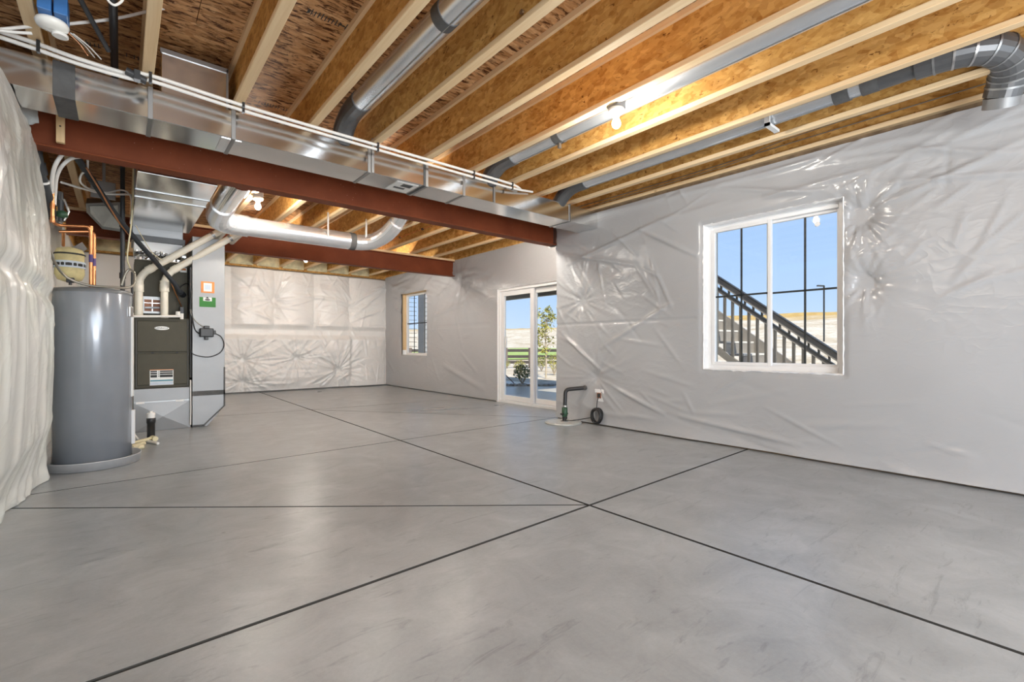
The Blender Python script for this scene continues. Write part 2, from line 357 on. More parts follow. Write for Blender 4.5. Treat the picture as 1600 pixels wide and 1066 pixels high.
# ------------------------------------------------------------------ ceiling: subfloor panels over I-joists
ce = MB().box(XN - .3, XF + .3, YN - .3, YB + .3, ZS + .02, ZS + .12).build('ceiling', M['osb_sub']); tag(ce, 'brown oriented strand board subfloor above the joists', kind='structure')
y = YN - .3; k = 0
while y < YB + .3:
    x = XN - .3 + (-.9 if k % 2 else 0)
    while x < XF + .3:
        a, b = max(x, XN - .3), min(x + 2.44, XF + .3)
        if b - a > .05: MB().box(a + .002, b - .002, y + .002, min(y + 1.218, YB + .3), ZS, ZS + .019).build('subfloor_panel', M['osb_sub'], ce)
        x += 2.44
    y += 1.22; k += 1
rs_ = random.Random(9)
for (u, v, n) in ((482, 14, 16), (405, 158, 12), (120, 60, 20)):
    q = P(u, v, 'z', ZS); mb = MB()
    for k in range(n):
        xx = q.x + .022*k
        if rs_.random() < .8: mb.box(xx, xx+.006, q.y-.02*rs_.random(), q.y+.045, ZS-.0015, ZS)
        if rs_.random() < .5: mb.box(xx, xx+.016, q.y+.04*rs_.random(), q.y+.04*rs_.random()+.006, ZS-.0016, ZS)
    tag(mb.build('panel_stamp', M['ink'], ce), kind='stuff')
JX = [-3.0, -2.48, -1.95, -1.43, -.905, -.383, .135, .663, 1.19, 1.72, 2.236, 2.76, 3.285, 3.81, 4.325, 4.85]
JL = {-.383: 'wooden I-joist above the unlit white lampholder, next to the left wall', .135: 'wooden I-joist between the black gas pipe and the metal riser box',
      .663: 'wooden I-joist right of the metal riser box standing on the duct', 1.19: 'wooden I-joist left of the first round silver branch duct',
      1.72: 'wooden I-joist right of the first silver branch duct, carrying a nail strap', 2.236: 'wooden I-joist second to the right of the first silver branch duct',
      2.76: 'wooden I-joist just left of the branch duct beside the near bulb', 3.285: 'wooden I-joist just right of the near glowing bulb',
      3.81: 'wooden I-joist just left of the branch duct ending in the grey elbow', 4.325: 'wooden I-joist that the grey duct elbow dips beneath',
      4.85: 'short wooden I-joist seen only past the first steel beam, along the patio door wall'}
JO = {-3.0: 'farthest left', -2.48: 'second from left', -1.95: 'third from left', -1.43: 'fourth from left', -.905: 'fifth from left'}
for x in JX:
    y0, y1 = (YN, YB - .06) if x > -.5 else (YN, 2.62)
    if x == 4.85: y0 = YJ + .12
    j = empty('floor_joist', (x, (y0+y1)/2, ZJ), JL.get(x) or 'wooden I-joist over the area left of the photographer, %s' % JO[x], 'joist', 'I-joists under the floor above')
    MB().box(x-.031, x+.031, y0, y1, ZJ, ZJ+.038).build('bottom_flange', M['pine'], j, .003, 1)
    MB().box(x-.031, x+.031, y0, y1, ZS-.04, ZS-.001).build('top_flange', M['pine'], j)
    MB().box(x-.006, x+.006, y0, y1, ZJ+.037, ZS-.039).build('web', M['osb_web'], j)
# rim along the right wall
rim = empty('rim_joist', (4.77, .5, ZJ), 'wooden rim joist on top of the white right wall', 'joist')
MB().box(4.742, 4.80, YN, YJ - .06, ZJ, ZJ+.038).build('bottom_flange', M['pine'], rim); MB().box(4.785, 4.80, YN, YJ - .06, ZJ+.038, ZS-.001).build('web', M['osb_web'], rim)
MB().box(4.742, 4.80, YN, YJ-.06, ZS-.04, ZS-.001).build('top_flange', M['pine'], rim)
tag(MB().box(4.79, 4.98, YN, YJ, 2.742, 2.799).build('trim_1', M['mud']), 'brown sill plate under the rim joist on the right wall', kind='structure')
tag(MB().box(5.31, 5.5, YJ + .12, YB, 2.72, ZS).build('trim_2', M['osb_web']), 'rim board over the patio door wall', kind='structure')
tag(MB().box(XL-.3, XF+.3, YB-.03, YB+.25, 2.74, ZS).build('trim_3', M['osb_web']), 'rim board over the far wall', kind='structure')

# ------------------------------------------------------------------ walls
_lat = RNG.rand(64, 64)
def vn(x, y, seed=0):
    x = x + seed * 7.31; y = y + seed * 3.77; xi = np.floor(x).astype(int); yi = np.floor(y).astype(int)
    fx = x - xi; fy = y - yi; fx = fx*fx*(3-2*fx); fy = fy*fy*(3-2*fy); g = lambda i, j: _lat[i % 64, j % 64]
    return (g(xi,yi)*(1-fx)+g(xi+1,yi)*fx)*(1-fy)+(g(xi,yi+1)*(1-fx)+g(xi+1,yi+1)*fx)*fy
def ridge(x, y, seed=0): return (1 - np.abs(2*vn(x, y, seed) - 1))**3
def pin(Sx, Z, s0, z0, rad, amp, seed, k=5, a0=None, a1=None):
    dx = Sx - s0; dz = Z - z0; r = np.sqrt(dx*dx+dz*dz) + 1e-6; ang = np.arctan2(dz, dx)
    w = ridge(ang * k + 3, r * 1.3, seed) * .7 + ridge(ang * k * 2.1, r * 2, seed + 1) * .35
    fall = np.exp(-(r/rad)**1.3) * np.clip(r / .05, 0, 1)
    return amp * w * fall - amp * 1.4 * np.exp(-(r/.09)**2) - amp * .8 * np.exp(-(r/(rad*.7))**2)
def crease(Sx, Z, a, b, amp, w):
    ax, az = a; bx, bz = b; l2 = (bx-ax)**2+(bz-az)**2; t = np.clip(((Sx-ax)*(bx-ax)+(Z-az)*(bz-az))/l2, 0, 1)
    dd = np.hypot(Sx-(ax+t*(bx-ax)), Z-(az+t*(bz-az))); return amp * np.exp(-(dd/w)**2) * np.sin(np.clip(t, .04, .96)*PI)**.5
def scatter(Sx, Z, seed, n, box, amp, lens, width, ang=(0, PI)):
    r = random.Random(seed); h = np.zeros_like(Sx)
    for _ in range(n):
        x, z = r.uniform(*box[:2]), r.uniform(*box[2:]); a = r.uniform(*ang); l = r.uniform(*lens)
        h += crease(Sx, Z, (x, z), (x + l*math.cos(a), z + l*math.sin(a)), amp*r.uniform(.4, 1)*(1 if r.random() < .75 else -.7), width*r.uniform(.7, 1.5))
    return h
def axis_steps(lo, hi, step, extra):
    e = sorted(set([lo, hi] + [x for x in extra if lo < x < hi])); out = []
    for a, b in zip(e[:-1], e[1:]):
        n = max(1, int(round((b-a)/step))); out += [a+(b-a)*i/n for i in range(n)]
    return np.array(out + [hi])
def sheet(name, parent, mat, to_world, s_rng, z_rng, fn, step=.03, holes=()):
    ss = axis_steps(*s_rng, step, [h for q in holes for h in q[:2]]); zs = axis_steps(*z_rng, step, [h for q in holes for h in q[2:]])
    A, B = np.meshgrid(ss, zs, indexing='ij'); H = fn(A, B)
    V = np.stack(to_world(A, B, H), -1).reshape(-1, 3); n, m = A.shape; fs = []
    for i in range(n-1):
        for j in range(m-1):
            cs, cz = (ss[i]+ss[i+1])/2, (zs[j]+zs[j+1])/2
            if any(h[0] < cs < h[1] and h[2] < cz < h[3] for h in holes): continue
            fs.append((i*m+j, (i+1)*m+j, (i+1)*m+j+1, i*m+j+1))
    mb = MB(); mb.v = [tuple(map(float, v)) for v in V]; mb.f = fs; mb.sm = [True]*len(fs)
    return mb.build(name, mat, parent)
def holed(mb, axis, t0, t1, s0, s1, z0, z1, holes):
    """wall slab of thickness t0..t1 with rectangular openings"""
    def bx(a, b, c, d):
        if b-a < 1e-4 or d-c < 1e-4: return
        mb.box(t0, t1, a, b, c, d) if axis == 'x' else mb.box(a, b, t0, t1, c, d)
    s = s0
    for (a, b, c, d) in sorted(holes):
        bx(s, a, z0, z1); bx(a, b, z0, c); bx(a, b, d, z1); s = b
    bx(s, s1, z0, z1); return mb
H1 = (1.273, 2.53, .778, 2.307); H2 = (9.33, 10.57, .80, 2.28); HD = (4.86, 6.76, .0, 2.055)
# right wall (near part), with window_1
wr = tag(holed(MB(), 'x', 4.80, 5.07, YN, YJ, 0, 2.74, [H1]).build('wall_right', M['grout']), 'near right wall under white plastic sheeting', kind='structure')
def f_right(s, z):
    h = .022*vn(s*1.3, z*.7, 1) + .012*vn(s*.9+z*.7, z*.8-s*.5, 2)
    h += .012*vn(s*.9+z*1.6, (z-s)*.6, 3)*np.clip((z-1.2)/1.2, 0, 1)
    h += .018*ridge(s*.4, z*5, 4)*np.clip((z-2.3)/.3, 0, 1) + .018*ridge(s*1.2, z*4, 5)*np.clip((.45-z)/.4, 0, 1)
    h += pin(s, z, 4.25, 1.63, .45, .028, 11, 5) + pin(s, z, 4.0, .62, .5, .018, 12, 4) + pin(s, z, 1.15, 2.12, .25, .04, 13, 5) + pin(s, z, 1.12, 1.55, .22, .032, 14)
    for q in (((4.55,2.3),(3.4,2.0)), ((4.5,2.15),(2.8,2.5)), ((3.9,1.0),(2.9,1.5)), ((3.3,2.4),(2.6,2.0)), ((2.4,2.66),(1.5,2.40)), ((1.9,2.46),(1.4,2.40)), ((4.6,1.2),(3.9,.7)),
              ((.9,2.6),(.25,2.35)), ((.9,2.2),(.2,2.45)), ((1.0,2.35),(.1,2.20)), ((3.7,.5),(3.0,.25)), ((2.8,.25),(1.6,.12))):
        h += crease(s, z, q[0], q[1], .024, .020)
    h += scatter(s, z, 101, 26, (2.6, 4.7, 1.2, 2.6), .012, (.2, .8), .014, (.2, 1.4)) + scatter(s, z, 102, 22, (.2, 3.2, 2.25, 2.7), .014, (.2, .9), .013, (2.7, 3.3))
    h += scatter(s, z, 103, 20, (.3, 1.2, 1.2, 2.4), .012, (.12, .45), .012, (1.6, 2.9)) + scatter(s, z, 104, 24, (2.6, 4.7, .1, 1.2), .010, (.2, .8), .016, (.1, 1.2)) + scatter(s, z, 105, 22, (.2, 3.5, .05, .7), .010, (.2, .8), .018, (2.5, 3.6))
    h -= .012*np.exp(-((z-1.32)/.012)**2)*(s > 2.6)
    h += .022*np.clip((.12-z)/.12, 0, 1)**1.5
    edge = np.minimum.reduce([np.hypot(np.maximum(np.maximum(H1[0]-s, s-H1[1]), 0), np.maximum(np.maximum(H1[2]-z, z-H1[3]), 0))])
    return np.clip(h, -.02, .11)*np.clip(edge/.06+.25, 0, 1) + .004
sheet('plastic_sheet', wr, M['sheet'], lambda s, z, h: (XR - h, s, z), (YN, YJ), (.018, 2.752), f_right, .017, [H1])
MB().box(4.775, 4.83, YN, YJ, 0, .018).build('bottom_plate', M['mud'], wr)
# jog return, facing away
wj = tag(MB().box(4.80, 5.30, YJ - .03, YJ, 0, 2.74).build('wall_jog', M['sheet_edge']), 'return of the right wall beside the patio door', kind='structure')
# recessed part of the right wall, with patio door and window_2
wf = tag(holed(MB(), 'x', 5.33, 5.475, YJ, YB + .3, 0, 2.715, [HD, H2]).build('wall_right_far', M['grout']), 'recessed right wall under white plastic around the patio door', kind='structure')
def f_rfar(s, z):
    h = .014*vn(s*1.1, z*.9, 6) + .012*vn(s*.9+z*.8, z*.9, 7) + .016*ridge(s*.5, z*3, 8)*np.clip((z-2.0)/.5, 0, 1)
    for q in (((10.9,2.5),(9.6,2.25)), ((11.3,2.6),(10.4,2.3)), ((9.3,2.45),(8.0,2.0)), ((8.6,2.5),(7.3,2.2)), ((8.9,2.55),(7.0,2.45)), ((9.0,1.7),(7.6,1.9)), ((8.6,.6),(7.2,.2)), ((9.4,1.6),(10.4,1.65))):
        h += crease(s, z, q[0], q[1], .022, .045)
    h += scatter(s, z, 111, 46, (6.9, 11.3, 1.9, 2.65), .026, (.2, .9), .022, (2.6, 3.6)) + scatter(s, z, 112, 24, (6.9, 11.3, .1, 1.9), .014, (.2, .9), .022, (0, 3.14))
    h += pin(s, z, 8.0, 2.3, .6, .035, 21, 4)
    h -= .012*np.exp(-((z-1.42)/.014)**2)*(s > 7.0)*(s < 9.2)
    return np.clip(h, -.02, .08) + .004
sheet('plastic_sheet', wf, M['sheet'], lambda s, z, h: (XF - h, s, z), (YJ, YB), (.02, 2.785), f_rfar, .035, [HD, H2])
# far wall: insulation blankets under plastic, quilted by straps and pins
wb = tag(MB().box(XL - .3, XF + .3, YB + .05, YB + .3, 0, 2.74).build('wall_far', M['grout']), 'far wall under quilted white plastic over insulation', kind='structure')
PX = lambda u: P(u, 500, 'y', YB).x
PZ = lambda u, v: P(u, v, 'y', YB).z
studs = [PX(360), PX(428), PX(490), PX(545.5), PX(602)]
pins = [(PX(379), PZ(379, 563)), (PX(462), PZ(462, 560)), (PX(527), PZ(527, 578)), (PX(380), .25)]
zband = PZ(430, 519)
def f_far(s, z):
    up = np.clip((z - zband - .06)/.1, 0, 1); lo = np.clip((zband - .06 - z)/.1, 0, 1); h = np.zeros_like(s)
    st = [-3] + studs
    d = np.full_like(s, 9.)
    for x in studs: d = np.minimum(d, np.abs(s - x))
    right = np.clip((s - studs[3] + .02)/.08, 0, 1)
    pil = 1 - np.exp(-d/.16)
    h += up*(.10*pil)*(1-right*.2) + lo*.10*(1-right)*np.clip(z/.3, .15, 1) + right*lo*.10*pil
    for i, (a, b) in enumerate(pins): h += pin(s, z, a, b, .55, .085, 30+i*3, 5)*(lo)
    for i, x in enumerate(studs): h += .045*ridge(z*1.6+i, (s-x)*1.1, 40+i)*np.exp(-np.abs(s-x)/.35)*up
    h += pin(s, z, studs[1], zband+.72, .55, .045, 50, 4)*up + pin(s, z, studs[3], zband+.6, .55, .04, 53, 4) + pin(s, z, studs[2], zband+.2, .3, .03, 56, 4)*up
    for q in (((PX(545), 2.05), (PX(598), 2.55)), ((PX(550), 1.75), (PX(596), 2.45)), ((PX(548), 1.65), (PX(590), 1.9)), ((PX(400), 2.45), (PX(425), 1.9)), ((PX(360), 2.6), (PX(380), 2.4)),
              ((PX(455), 2.2), (PX(540), 2.1)), ((PX(395), 1.75), (PX(425), 1.6)), ((PX(470), 1.0), (PX(525), .55)), ((PX(490), 1.3), (PX(520), .6))):
        h += crease(s, z, q[0], q[1], .035, .035)
    h += scatter(s, z, 121, 60, (studs[0], studs[4], zband+.1, 2.6), .028, (.15, .6), .016, (0, 3.14)) + scatter(s, z, 122, 60, (studs[0], studs[4], .05, zband-.1), .022, (.15, .6), .016, (0, 3.14))
    h += .02*ridge(s*1.2, z*2.2, 60) + .012*ridge(s*3, z*3, 61)*lo
    h += .03*ridge(s*4, z*1.5, 62)*np.exp(-((zband-.1-z)/.12)**2)*(1-right)
    return np.clip(h, -.03, .2)
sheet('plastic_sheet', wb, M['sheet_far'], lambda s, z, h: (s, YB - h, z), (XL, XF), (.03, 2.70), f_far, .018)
# left wall: bulging blanket
wl_ = tag(MB().box(XL - .25, XL - .03, 2.6, 4.5, 0, 2.52).box(XL - .25, XL - .03, 4.5, YB + .3, 0, 2.74).build('wall_left', M['grout']), 'left wall behind bulging plastic covered insulation', kind='structure')
def f_left(s, z):
    e = np.clip((5.16 - s)/.16, 0, 1)**.5
    prof = np.interp(z, [0, .12, .5, 1.0, 1.5, 1.9, 2.2, 2.40, 2.53], [.20, .13, .165, .185, .19, .175, .14, .10, .06])
    hug = np.clip((z+.02)/.45, 0, 1); base = np.clip((s-4.15)/.9, 0, 1)*.13
    h = e*(prof*hug + base*(1-hug))
    h += e*(.020*ridge(s*2.2, z*.35, 70) + .010*ridge(s*5, z*.8, 71)*np.clip((5.2-s), 0, 1) + .02*vn(s*2, z*2, 72))
    h += e*(scatter(s, z, 131, 30, (2.8, 5.1, 1.5, 2.5), .014, (.15, .5), .012, (.8, 2.6)) + scatter(s, z, 132, 30, (2.8, 5.1, .05, 1.4), .012, (.2, .7), .016, (1.1, 2.0)))
    h += e*pin(s, z, 4.55, 1.45, .5, .03, 73, 4) + e*.03*ridge(s*1.2, z*6, 74)*np.clip((z-1.9)/.4, 0, 1) + e*.03*ridge(s*3, z*5, 76)*np.clip((.3-z)/.3, 0, 1)
    h -= e*.03*np.exp(-((z-1.40)/.05)**2)
    h += (1-e)*(.02*vn(s*1.5, z*1.5, 75) + .01)
    return h
sheet('plastic_sheet', wl_, M['blanket'], lambda s, z, h: (XL + h, s, z), (2.62, YB), (.004, 2.53), f_left, .02)
# walls of the part of the room behind the photographer
HB = (-1.0, 4.2, .2, 2.4); HL = (-1.8, 2.3, .2, 2.4)
tag(holed(MB(), 'y', YN - .25, YN, XN - .25, 5.07, 0, ZS, [HB]).build('wall_near', M['sheet']), 'wall behind the photographer with a wide opening added for light', kind='structure')
tag(holed(MB(), 'x', XN - .25, XN, YN, 2.6, 0, ZS, []).build('wall_left_near', M['rough_wall']), 'wall left of the photographer', kind='structure')
tag(MB().box(XN - .25, XL - .25, 2.6, 2.75, 0, ZS).build('wall_left_return', M['rough_wall']), 'return wall left of the insulation', kind='structure')
tag(MB().box(XL - .25, XL - .03, 4.5, YB, 2.74, ZS).build('trim_4', M['osb_web']), 'rim board over the left wall', kind='structure')

# ------------------------------------------------------------------ steel beams
def beam(y, x0, x1, label, top=2.76, bot=2.455):
    b = empty('steel_beam', ((x0+x1)/2, y, bot), label, 'beam', 'red steel beams')
    MB().box(x0, x1, y-.075, y+.075, bot, bot+.013).build('bottom_flange', M['red'], b, .003, 1)
    MB().box(x0, x1, y-.075, y+.075, top-.013, top).build('top_flange', M['red'], b)
    MB().box(x0, x1, y-.006, y+.006, bot+.012, top-.012).build('web', M['red'], b)
    MB().box(x0, x1, y-.07, y+.07, top, ZJ-.001).build('nailer', M['pine'], b)
    return b
b1 = beam(4.78, -.56, 4.76, 'long red steel beam nearest the camera, just behind the rectangular duct')
MB().box(4.745, 4.765, 4.70, 4.86, 2.44, 2.76).build('end_plate', M['galv_dull'], b1)
b2 = beam(8.25, -.54, 5.28, 'red steel beam farther back, near the patio door')

# ------------------------------------------------------------------ main duct
D0, D1, DZ0, DZ1 = 3.96, 4.30, 2.55, 2.755
md = empty('supply_duct', (2.1, (D0+D1)/2, DZ0), 'long rectangular galvanised duct running along the near red beam', 'duct')
joins = [-.80, P(100, 150, 'y', D0).x, P(235, 150, 'y', D0).x, P(365, 200, 'y', D0).x, P(577, 250, 'y', D0).x, P(667, 260, 'y', D0).x, P(725, 280, 'y', D0).x, P(890, 330, 'y', D0).x, 4.752]
for a, b in zip(joins[:-1], joins[1:]): MB().box(a+.001, b-.001, D0, D1, DZ0, DZ1).build('duct_section', M['galv'], md, .004, 1)
for i, a in enumerate(joins[1:-1]):
    w = .014 if i else .05
    MB().box(a-w, a+w, D0-.006, D1+.006, DZ0-.006, DZ1+.006).build('drive_cleat', M['galv_dull'] if i else M['mastic'], md, .002, 1)
for (u, y) in ((350, .5), (640, .3)):
    p = P(u, 250 if u < 500 else 300, 'z', DZ0)
pm = P(375, 217, 'z', DZ0 - .002); MB().box(pm.x-.11, pm.x+.02, D0+.02, D0+.3, DZ0-.004, DZ0-.001).build('patch', M['foil'], md)
pm = P(630, 290, 'z', DZ0 - .002)
lb = MB().box(pm.x-.10, pm.x+.12, D0+.04, D0+.3, DZ0-.004, DZ0-.001).build('paper_label', M['white'], md); tag(lb, 'white paper label on the duct underside')
MB().box(pm.x-.02, pm.x+.08, D0+.07, D0+.15, DZ0-.006, DZ0-.0035).box(pm.x-.06, pm.x+.05, D0+.18, D0+.22, DZ0-.006, DZ0-.0035).build('print', M['mastic'], lb)
MB().box(pm.x+.15, pm.x+.19, D0-.004, D1+.004, DZ0-.005, DZ1).build('sealant', M['mastic'], md)
hang = joins[3]
for a in (P(577, 240, 'y', D0).x + .03, 3.05): MB().box(a-.012, a+.012, D0-.009, D0-.006, DZ0, ZJ+.05).build('hanger_strap', M['galv_dull'], md)
rb = empty('riser_box', (.40, 4.13, DZ1), 'galvanised riser box standing on the rectangular duct between two joists', 'duct')
MB().box(.21, .60, 4.0, 4.27, DZ1+.007, 3.06).build('box', M['galv'], rb, .004, 1); MB().box(.205, .605, 3.99, 4.005, 3.035, 3.065).box(.595, .607, 3.99, 4.28, DZ1+.008, 3.06).build('seam', M['galv_dull'], rb)

# ------------------------------------------------------------------ branch ducts in the joist bays
def branch(x, z, r, y0, label, extra=None):
    b = empty('branch_duct', (x, 2.5, z), label, 'duct', 'round branch ducts in the joist bays')
    MB().tube([(x, y0, z), (x, 3.62, z)], r, 20).build('pipe', M['galv_pipe'], b)
    MB().tube(smooth_path([(x, 3.58, z), (x, 3.80, z-.01), (x, 3.95, z-.08), (x, 4.02, DZ1+.01)], 3), r+.006, 18, smooth=False).build('boot_elbow', M['galv_elbow'], b)
    MB().tube([(x, y0, z-r-.001), (x, 3.6, z-r-.001)], .004, 6).build('lock_seam', M['galv_dull'], b)
    return b
d1 = branch(1.45, 2.95, .077, -2.5, 'first round silver branch duct from the left, high between two joists')
MB().tube([(1.45, 2.30, 2.95), (1.45, 2.38, 2.95)], .081, 20).build('sealant_band', M['mastic'], d1)
d2 = branch(3.02, 2.93, .083, -2.5, 'round silver branch duct beside the near glowing bulb')
MB().tube([(3.02, 2.92, 2.93), (3.02, 3.0, 2.93)], .087, 20).build('sealant_band', M['mastic'], d2)
MB().box(3.005, 3.035, 2.95, 2.97, 2.80, 2.846).build('hanger_strap', M['galv_dull'], d2)
d3 = branch(4.09, 2.91, .078, .9, 'round silver branch duct ending in a dark grey elbow by the right wall')
MB().tube([(4.09, .62, 2.91), (4.09, .92, 2.91)], .083, 20).build('collar', M['galv_elbow'], d3)
for yy in (1.05, .88): MB().tube([(4.09, yy, 2.91), (4.09, yy+.10, 2.91)], .085, 20).build('sealant_band', M['mastic'], d3)
elb = smooth_path([(4.09, .68, 2.91), (4.10, .50, 2.905), (4.17, .35, 2.895), (4.31, .27, 2.86), (4.44, .28, 2.79), (4.50, .31, 2.69)], 2)
e3 = MB().tube(elb, .098, 20, smooth=False).build('elbow', M['galv_elbow'], d3)
for i in range(1, len(elb)-1, 1):
    t = (elb[i+1]-elb[i-1]).normalized()*.006; MB().tube([elb[i]-t, elb[i]+t], .102, 20).build('gore_seam', M['steel'] if i in (2, 3) else M['galv_dull'], e3)
MB().tube([elb[-1], elb[-1]+Vector((.03, .01, -.06))], .092, 20).build('outlet_boot', M['sheetmetal'], d3)
sp_ = P(1199, 190, 'x', 4.0); hs_ = MB().box(3.99, 4.19, sp_.y-.02, sp_.y+.02, 2.80, 2.822).box(3.99, 4.005, sp_.y-.02, sp_.y+.02, 2.80, 2.92).build('hanger_strap', M['white'], d3)

# round trunk from the furnace plenum
TY, TZ, TR = 6.65, 2.525, .118
tk = empty('round_trunk', (1.9, TY, TZ), 'thick round galvanised duct running level in front of the farther red beam', 'duct')
MB().tube([(1.18, TY, TZ), (2.56, TY, TZ)], TR, 24).build('pipe', M['galv_pipe'], tk)
MB().tube(smooth_path([(.86, 5.95, TZ+.05), (.86, 6.25, TZ+.03), (.90, 6.5, TZ), (1.03, 6.63, TZ), (1.22, TY, TZ)], 2), TR+.012, 20, smooth=False).build('elbow', M['galv_pipe'], tk)
MB().tube([(.86, 4.95, TZ+.06), (.86, 6.0, TZ+.05)], TR, 20).build('takeoff_pipe', M['galv'], tk)
MB().tube(smooth_path([(2.52, TY, TZ), (2.68, TY-.01, TZ), (2.84, 6.55, TZ+.03), (2.95, 6.36, TZ+.12), (3.0, 6.15, TZ+.24)], 2), TR-.006, 20, smooth=False).build('end_elbow', M['galv_pipe'], tk)
MB().tube([(3.0, 6.2, TZ+.22), (3.02, 5.95, TZ+.36), (3.02, 4.95, TZ+.41)], .10, 20).build('riser_pipe', M['galv_pipe'], tk)
MB().tube([(2.50, TY, TZ), (2.58, TY, TZ)], TR+.004, 24).build('sealant_band', M['mastic'], tk)
for x in (P(508, 350, 'y', TY).x, P(567, 360, 'y', TY).x): MB().box(x-.012, x+.012, TY-TR-.006, TY-TR-.003, TZ-.02, ZJ+.05).build('hanger_strap', M['galv_dull'], tk)

# ------------------------------------------------------------------ furnace group
FY, FX0, FX1 = 7.10, .115, .665
fu = empty('furnace', ((FX0+FX1)/2, 7.45, 0), 'olive grey gas furnace with two door panels and an oval badge', 'furnace')
MB().box(FX0+.005, FX1-.005, FY+.018, 7.85, .515, 1.365).build('cabinet', M['furnace'], fu, .006)
du = MB().box(FX0+.03, FX1-.03, FY, FY+.02, .955, 1.325).build('door', M['furnace'], fu, .005); tag(du, 'upper furnace door with the badge')
dl = MB().box(FX0+.03, FX1-.03, FY, FY+.02, .555, .93).build('door', M['furnace'], fu, .005); tag(dl, 'lower furnace door with the printed notice')
for x in (.29, .53): MB().box(x-.012, x+.012, FY-.003, FY+.015, .933, .951).build('latch', M['ink'], fu)
for xx in (FX0+.015, FX1-.03): MB().box(xx, xx+.015, FY+.005, FY+.03, .53, 1.34).build('door_channel', M['furnace_dark'], fu)
bd = P(253, 513, 'y', FY)
def ellipse_y(mb, c, rx, rz, y0, y1, n=28):
    return mb.prism_y([(c.x+rx*math.cos(-2*PI*k/n), c.z+rz*math.sin(-2*PI*k/n)) for k in range(n)], y0, y1)
bg_ = ellipse_y(MB(), bd, .072, .022, FY-.006, FY+.002).build('badge', M['white'], du)
ellipse_y(MB(), bd, .066, .018, FY-.0075, FY-.0055).build('badge_face', M['porcelain'], du)
def text(body, loc, size, mat, parent, name, rot=(R(90), 0, 0)):
    c = bpy.data.curves.new(name, 'FONT'); c.body = body; c.size = size; c.align_x = 'CENTER'; c.align_y = 'CENTER'; c.extrude = .001; c.resolution_u = 2
    tmp = bpy.data.objects.new(name, c); COL.objects.link(tmp); bpy.context.view_layer.update()
    me = bpy.data.meshes.new_from_object(tmp.evaluated_get(bpy.context.evaluated_depsgraph_get())); bpy.data.objects.remove(tmp)
    me.name = name; me.materials.clear(); me.materials.append(mat); mt = Matrix.Translation(loc) @ Matrix.Rotation(rot[2], 4, 'Z') @ Matrix.Rotation(rot[0], 4, 'X'); me.transform(mt)
    o = bpy.data.objects.new(name, me); link(o, parent); o.matrix_parent_inverse = Matrix.Translation(-Vector(parent.location)) if parent.type == 'EMPTY' else Matrix.Identity(4); return o
text('LENNOX', (bd.x, FY-.009, bd.z), .030, M['ink'], du, 'badge_lettering')
n0 = P(234, 578, 'y', FY); n1 = P(271, 601, 'y', FY)
nt = MB().box(n0.x, n1.x, FY-.003, FY, n1.z, n0.z).build('notice', M['white'], dl); w = n1.x-n0.x; hgt = n0.z-n1.z
mb = MB()
for (a, b, c, d) in ((.03,.30,.84,.93),(.03,.30,.70,.80),(.03,.30,.50,.66),(.42,.97,.84,.93),(.42,.97,.70,.80),(.42,.97,.50,.66),(.36,.39,.86,.92),(.35,.40,.76,.80),(.35,.40,.66,.70),(.35,.40,.55,.60)):
    mb.box(n0.x+a*w, n0.x+b*w, FY-.0042, FY-.0028, n1.z+c*hgt, n1.z+d*hgt)
mb.build('notice_print', M['ink'], dl)
MB().box(n0.x+.02*w, n1.x-.02*w, FY-.0042, FY-.0028, n1.z+.24*hgt, n1.z+.34*hgt).build('notice_print', M['teal'], dl)
MB().box(n0.x+.02*w, n1.x-.02*w, FY-.0042, FY-.0028, n1.z+.03*hgt, n1.z+.20*hgt).build('notice_print', M['paleblue'], dl)
MB().box(n0.x, n1.x, FY-.0042, FY-.0028, n1.z+.96*hgt, n0.z).build('notice_print', M['orange'], dl)
# base plenum with cross-broken face
bp = empty('return_plenum', ((FX0+FX1)/2, 7.45, 0), 'grey sheet metal plenum box under the furnace', 'plenum')
MB().box(FX0-.005, FX1+.005, FY, 7.85, .0, .512).build('box', M['sheetmetal'], bp, .004)
cx, cz = (FX0+FX1)/2, .17
MB().add([(FX0, FY-.001, .345), (FX1, FY-.001, .345), (FX1, FY-.001, .005), (FX0, FY-.001, .005), (cx, FY-.022, cz)], [(0,4,1), (1,4,2), (2,4,3), (3,4,0)]).build('cross_broken_panel', M['sheetmetal'], bp)
MB().box(FX0, FX1, FY-.008, FY, .345, .36).build('hem', M['galv_dull'], bp)
for (u, v) in ((219, 630), (281, 626)):
    q = P(u, v, 'y', FY); MB().box(q.x-.04, q.x+.04, FY-.010, FY-.007, q.z-.012, q.z+.012).build('clip_tag', M['white'], bp)
# coil cabinet
co = empty('coil_cabinet', (.39, 7.6, 1.366), 'olive evaporator coil cabinet on top of the furnace', 'cabinet')
MB().box(.125, .66, 7.34, 7.86, 1.366, 2.085).build('cabinet', M['furnace'], co, .006)
q0 = P(223, 463, 'y', 7.335); q1 = P(252, 491, 'y', 7.335)
MB().box(q0.x, q1.x, 7.30, 7.34, q1.z, q0.z).build('service_frame', M['galv_dull'], co, .003)
MB().box(q0.x+.015, q1.x-.015, 7.295, 7.31, q1.z+.03, q0.z-.04).build('coil_face', M['brick'], co)
MB().box((q0.x+q1.x)/2-.005, (q0.x+q1.x)/2+.005, 7.29, 7.3, q1.z+.03, q0.z-.04).box(q0.x+.01, q1.x-.01, 7.29, 7.3, (q0.z+q1.z)/2+.02, (q0.z+q1.z)/2+.028).build('wire_guard', M['steel'], co)
MB().tube([(q0.x+.02, 7.28, q1.z+.07), (q1.x-.02, 7.28, q1.z+.075)], .012, 8).build('coil_pipe', M['paleblue'], co)
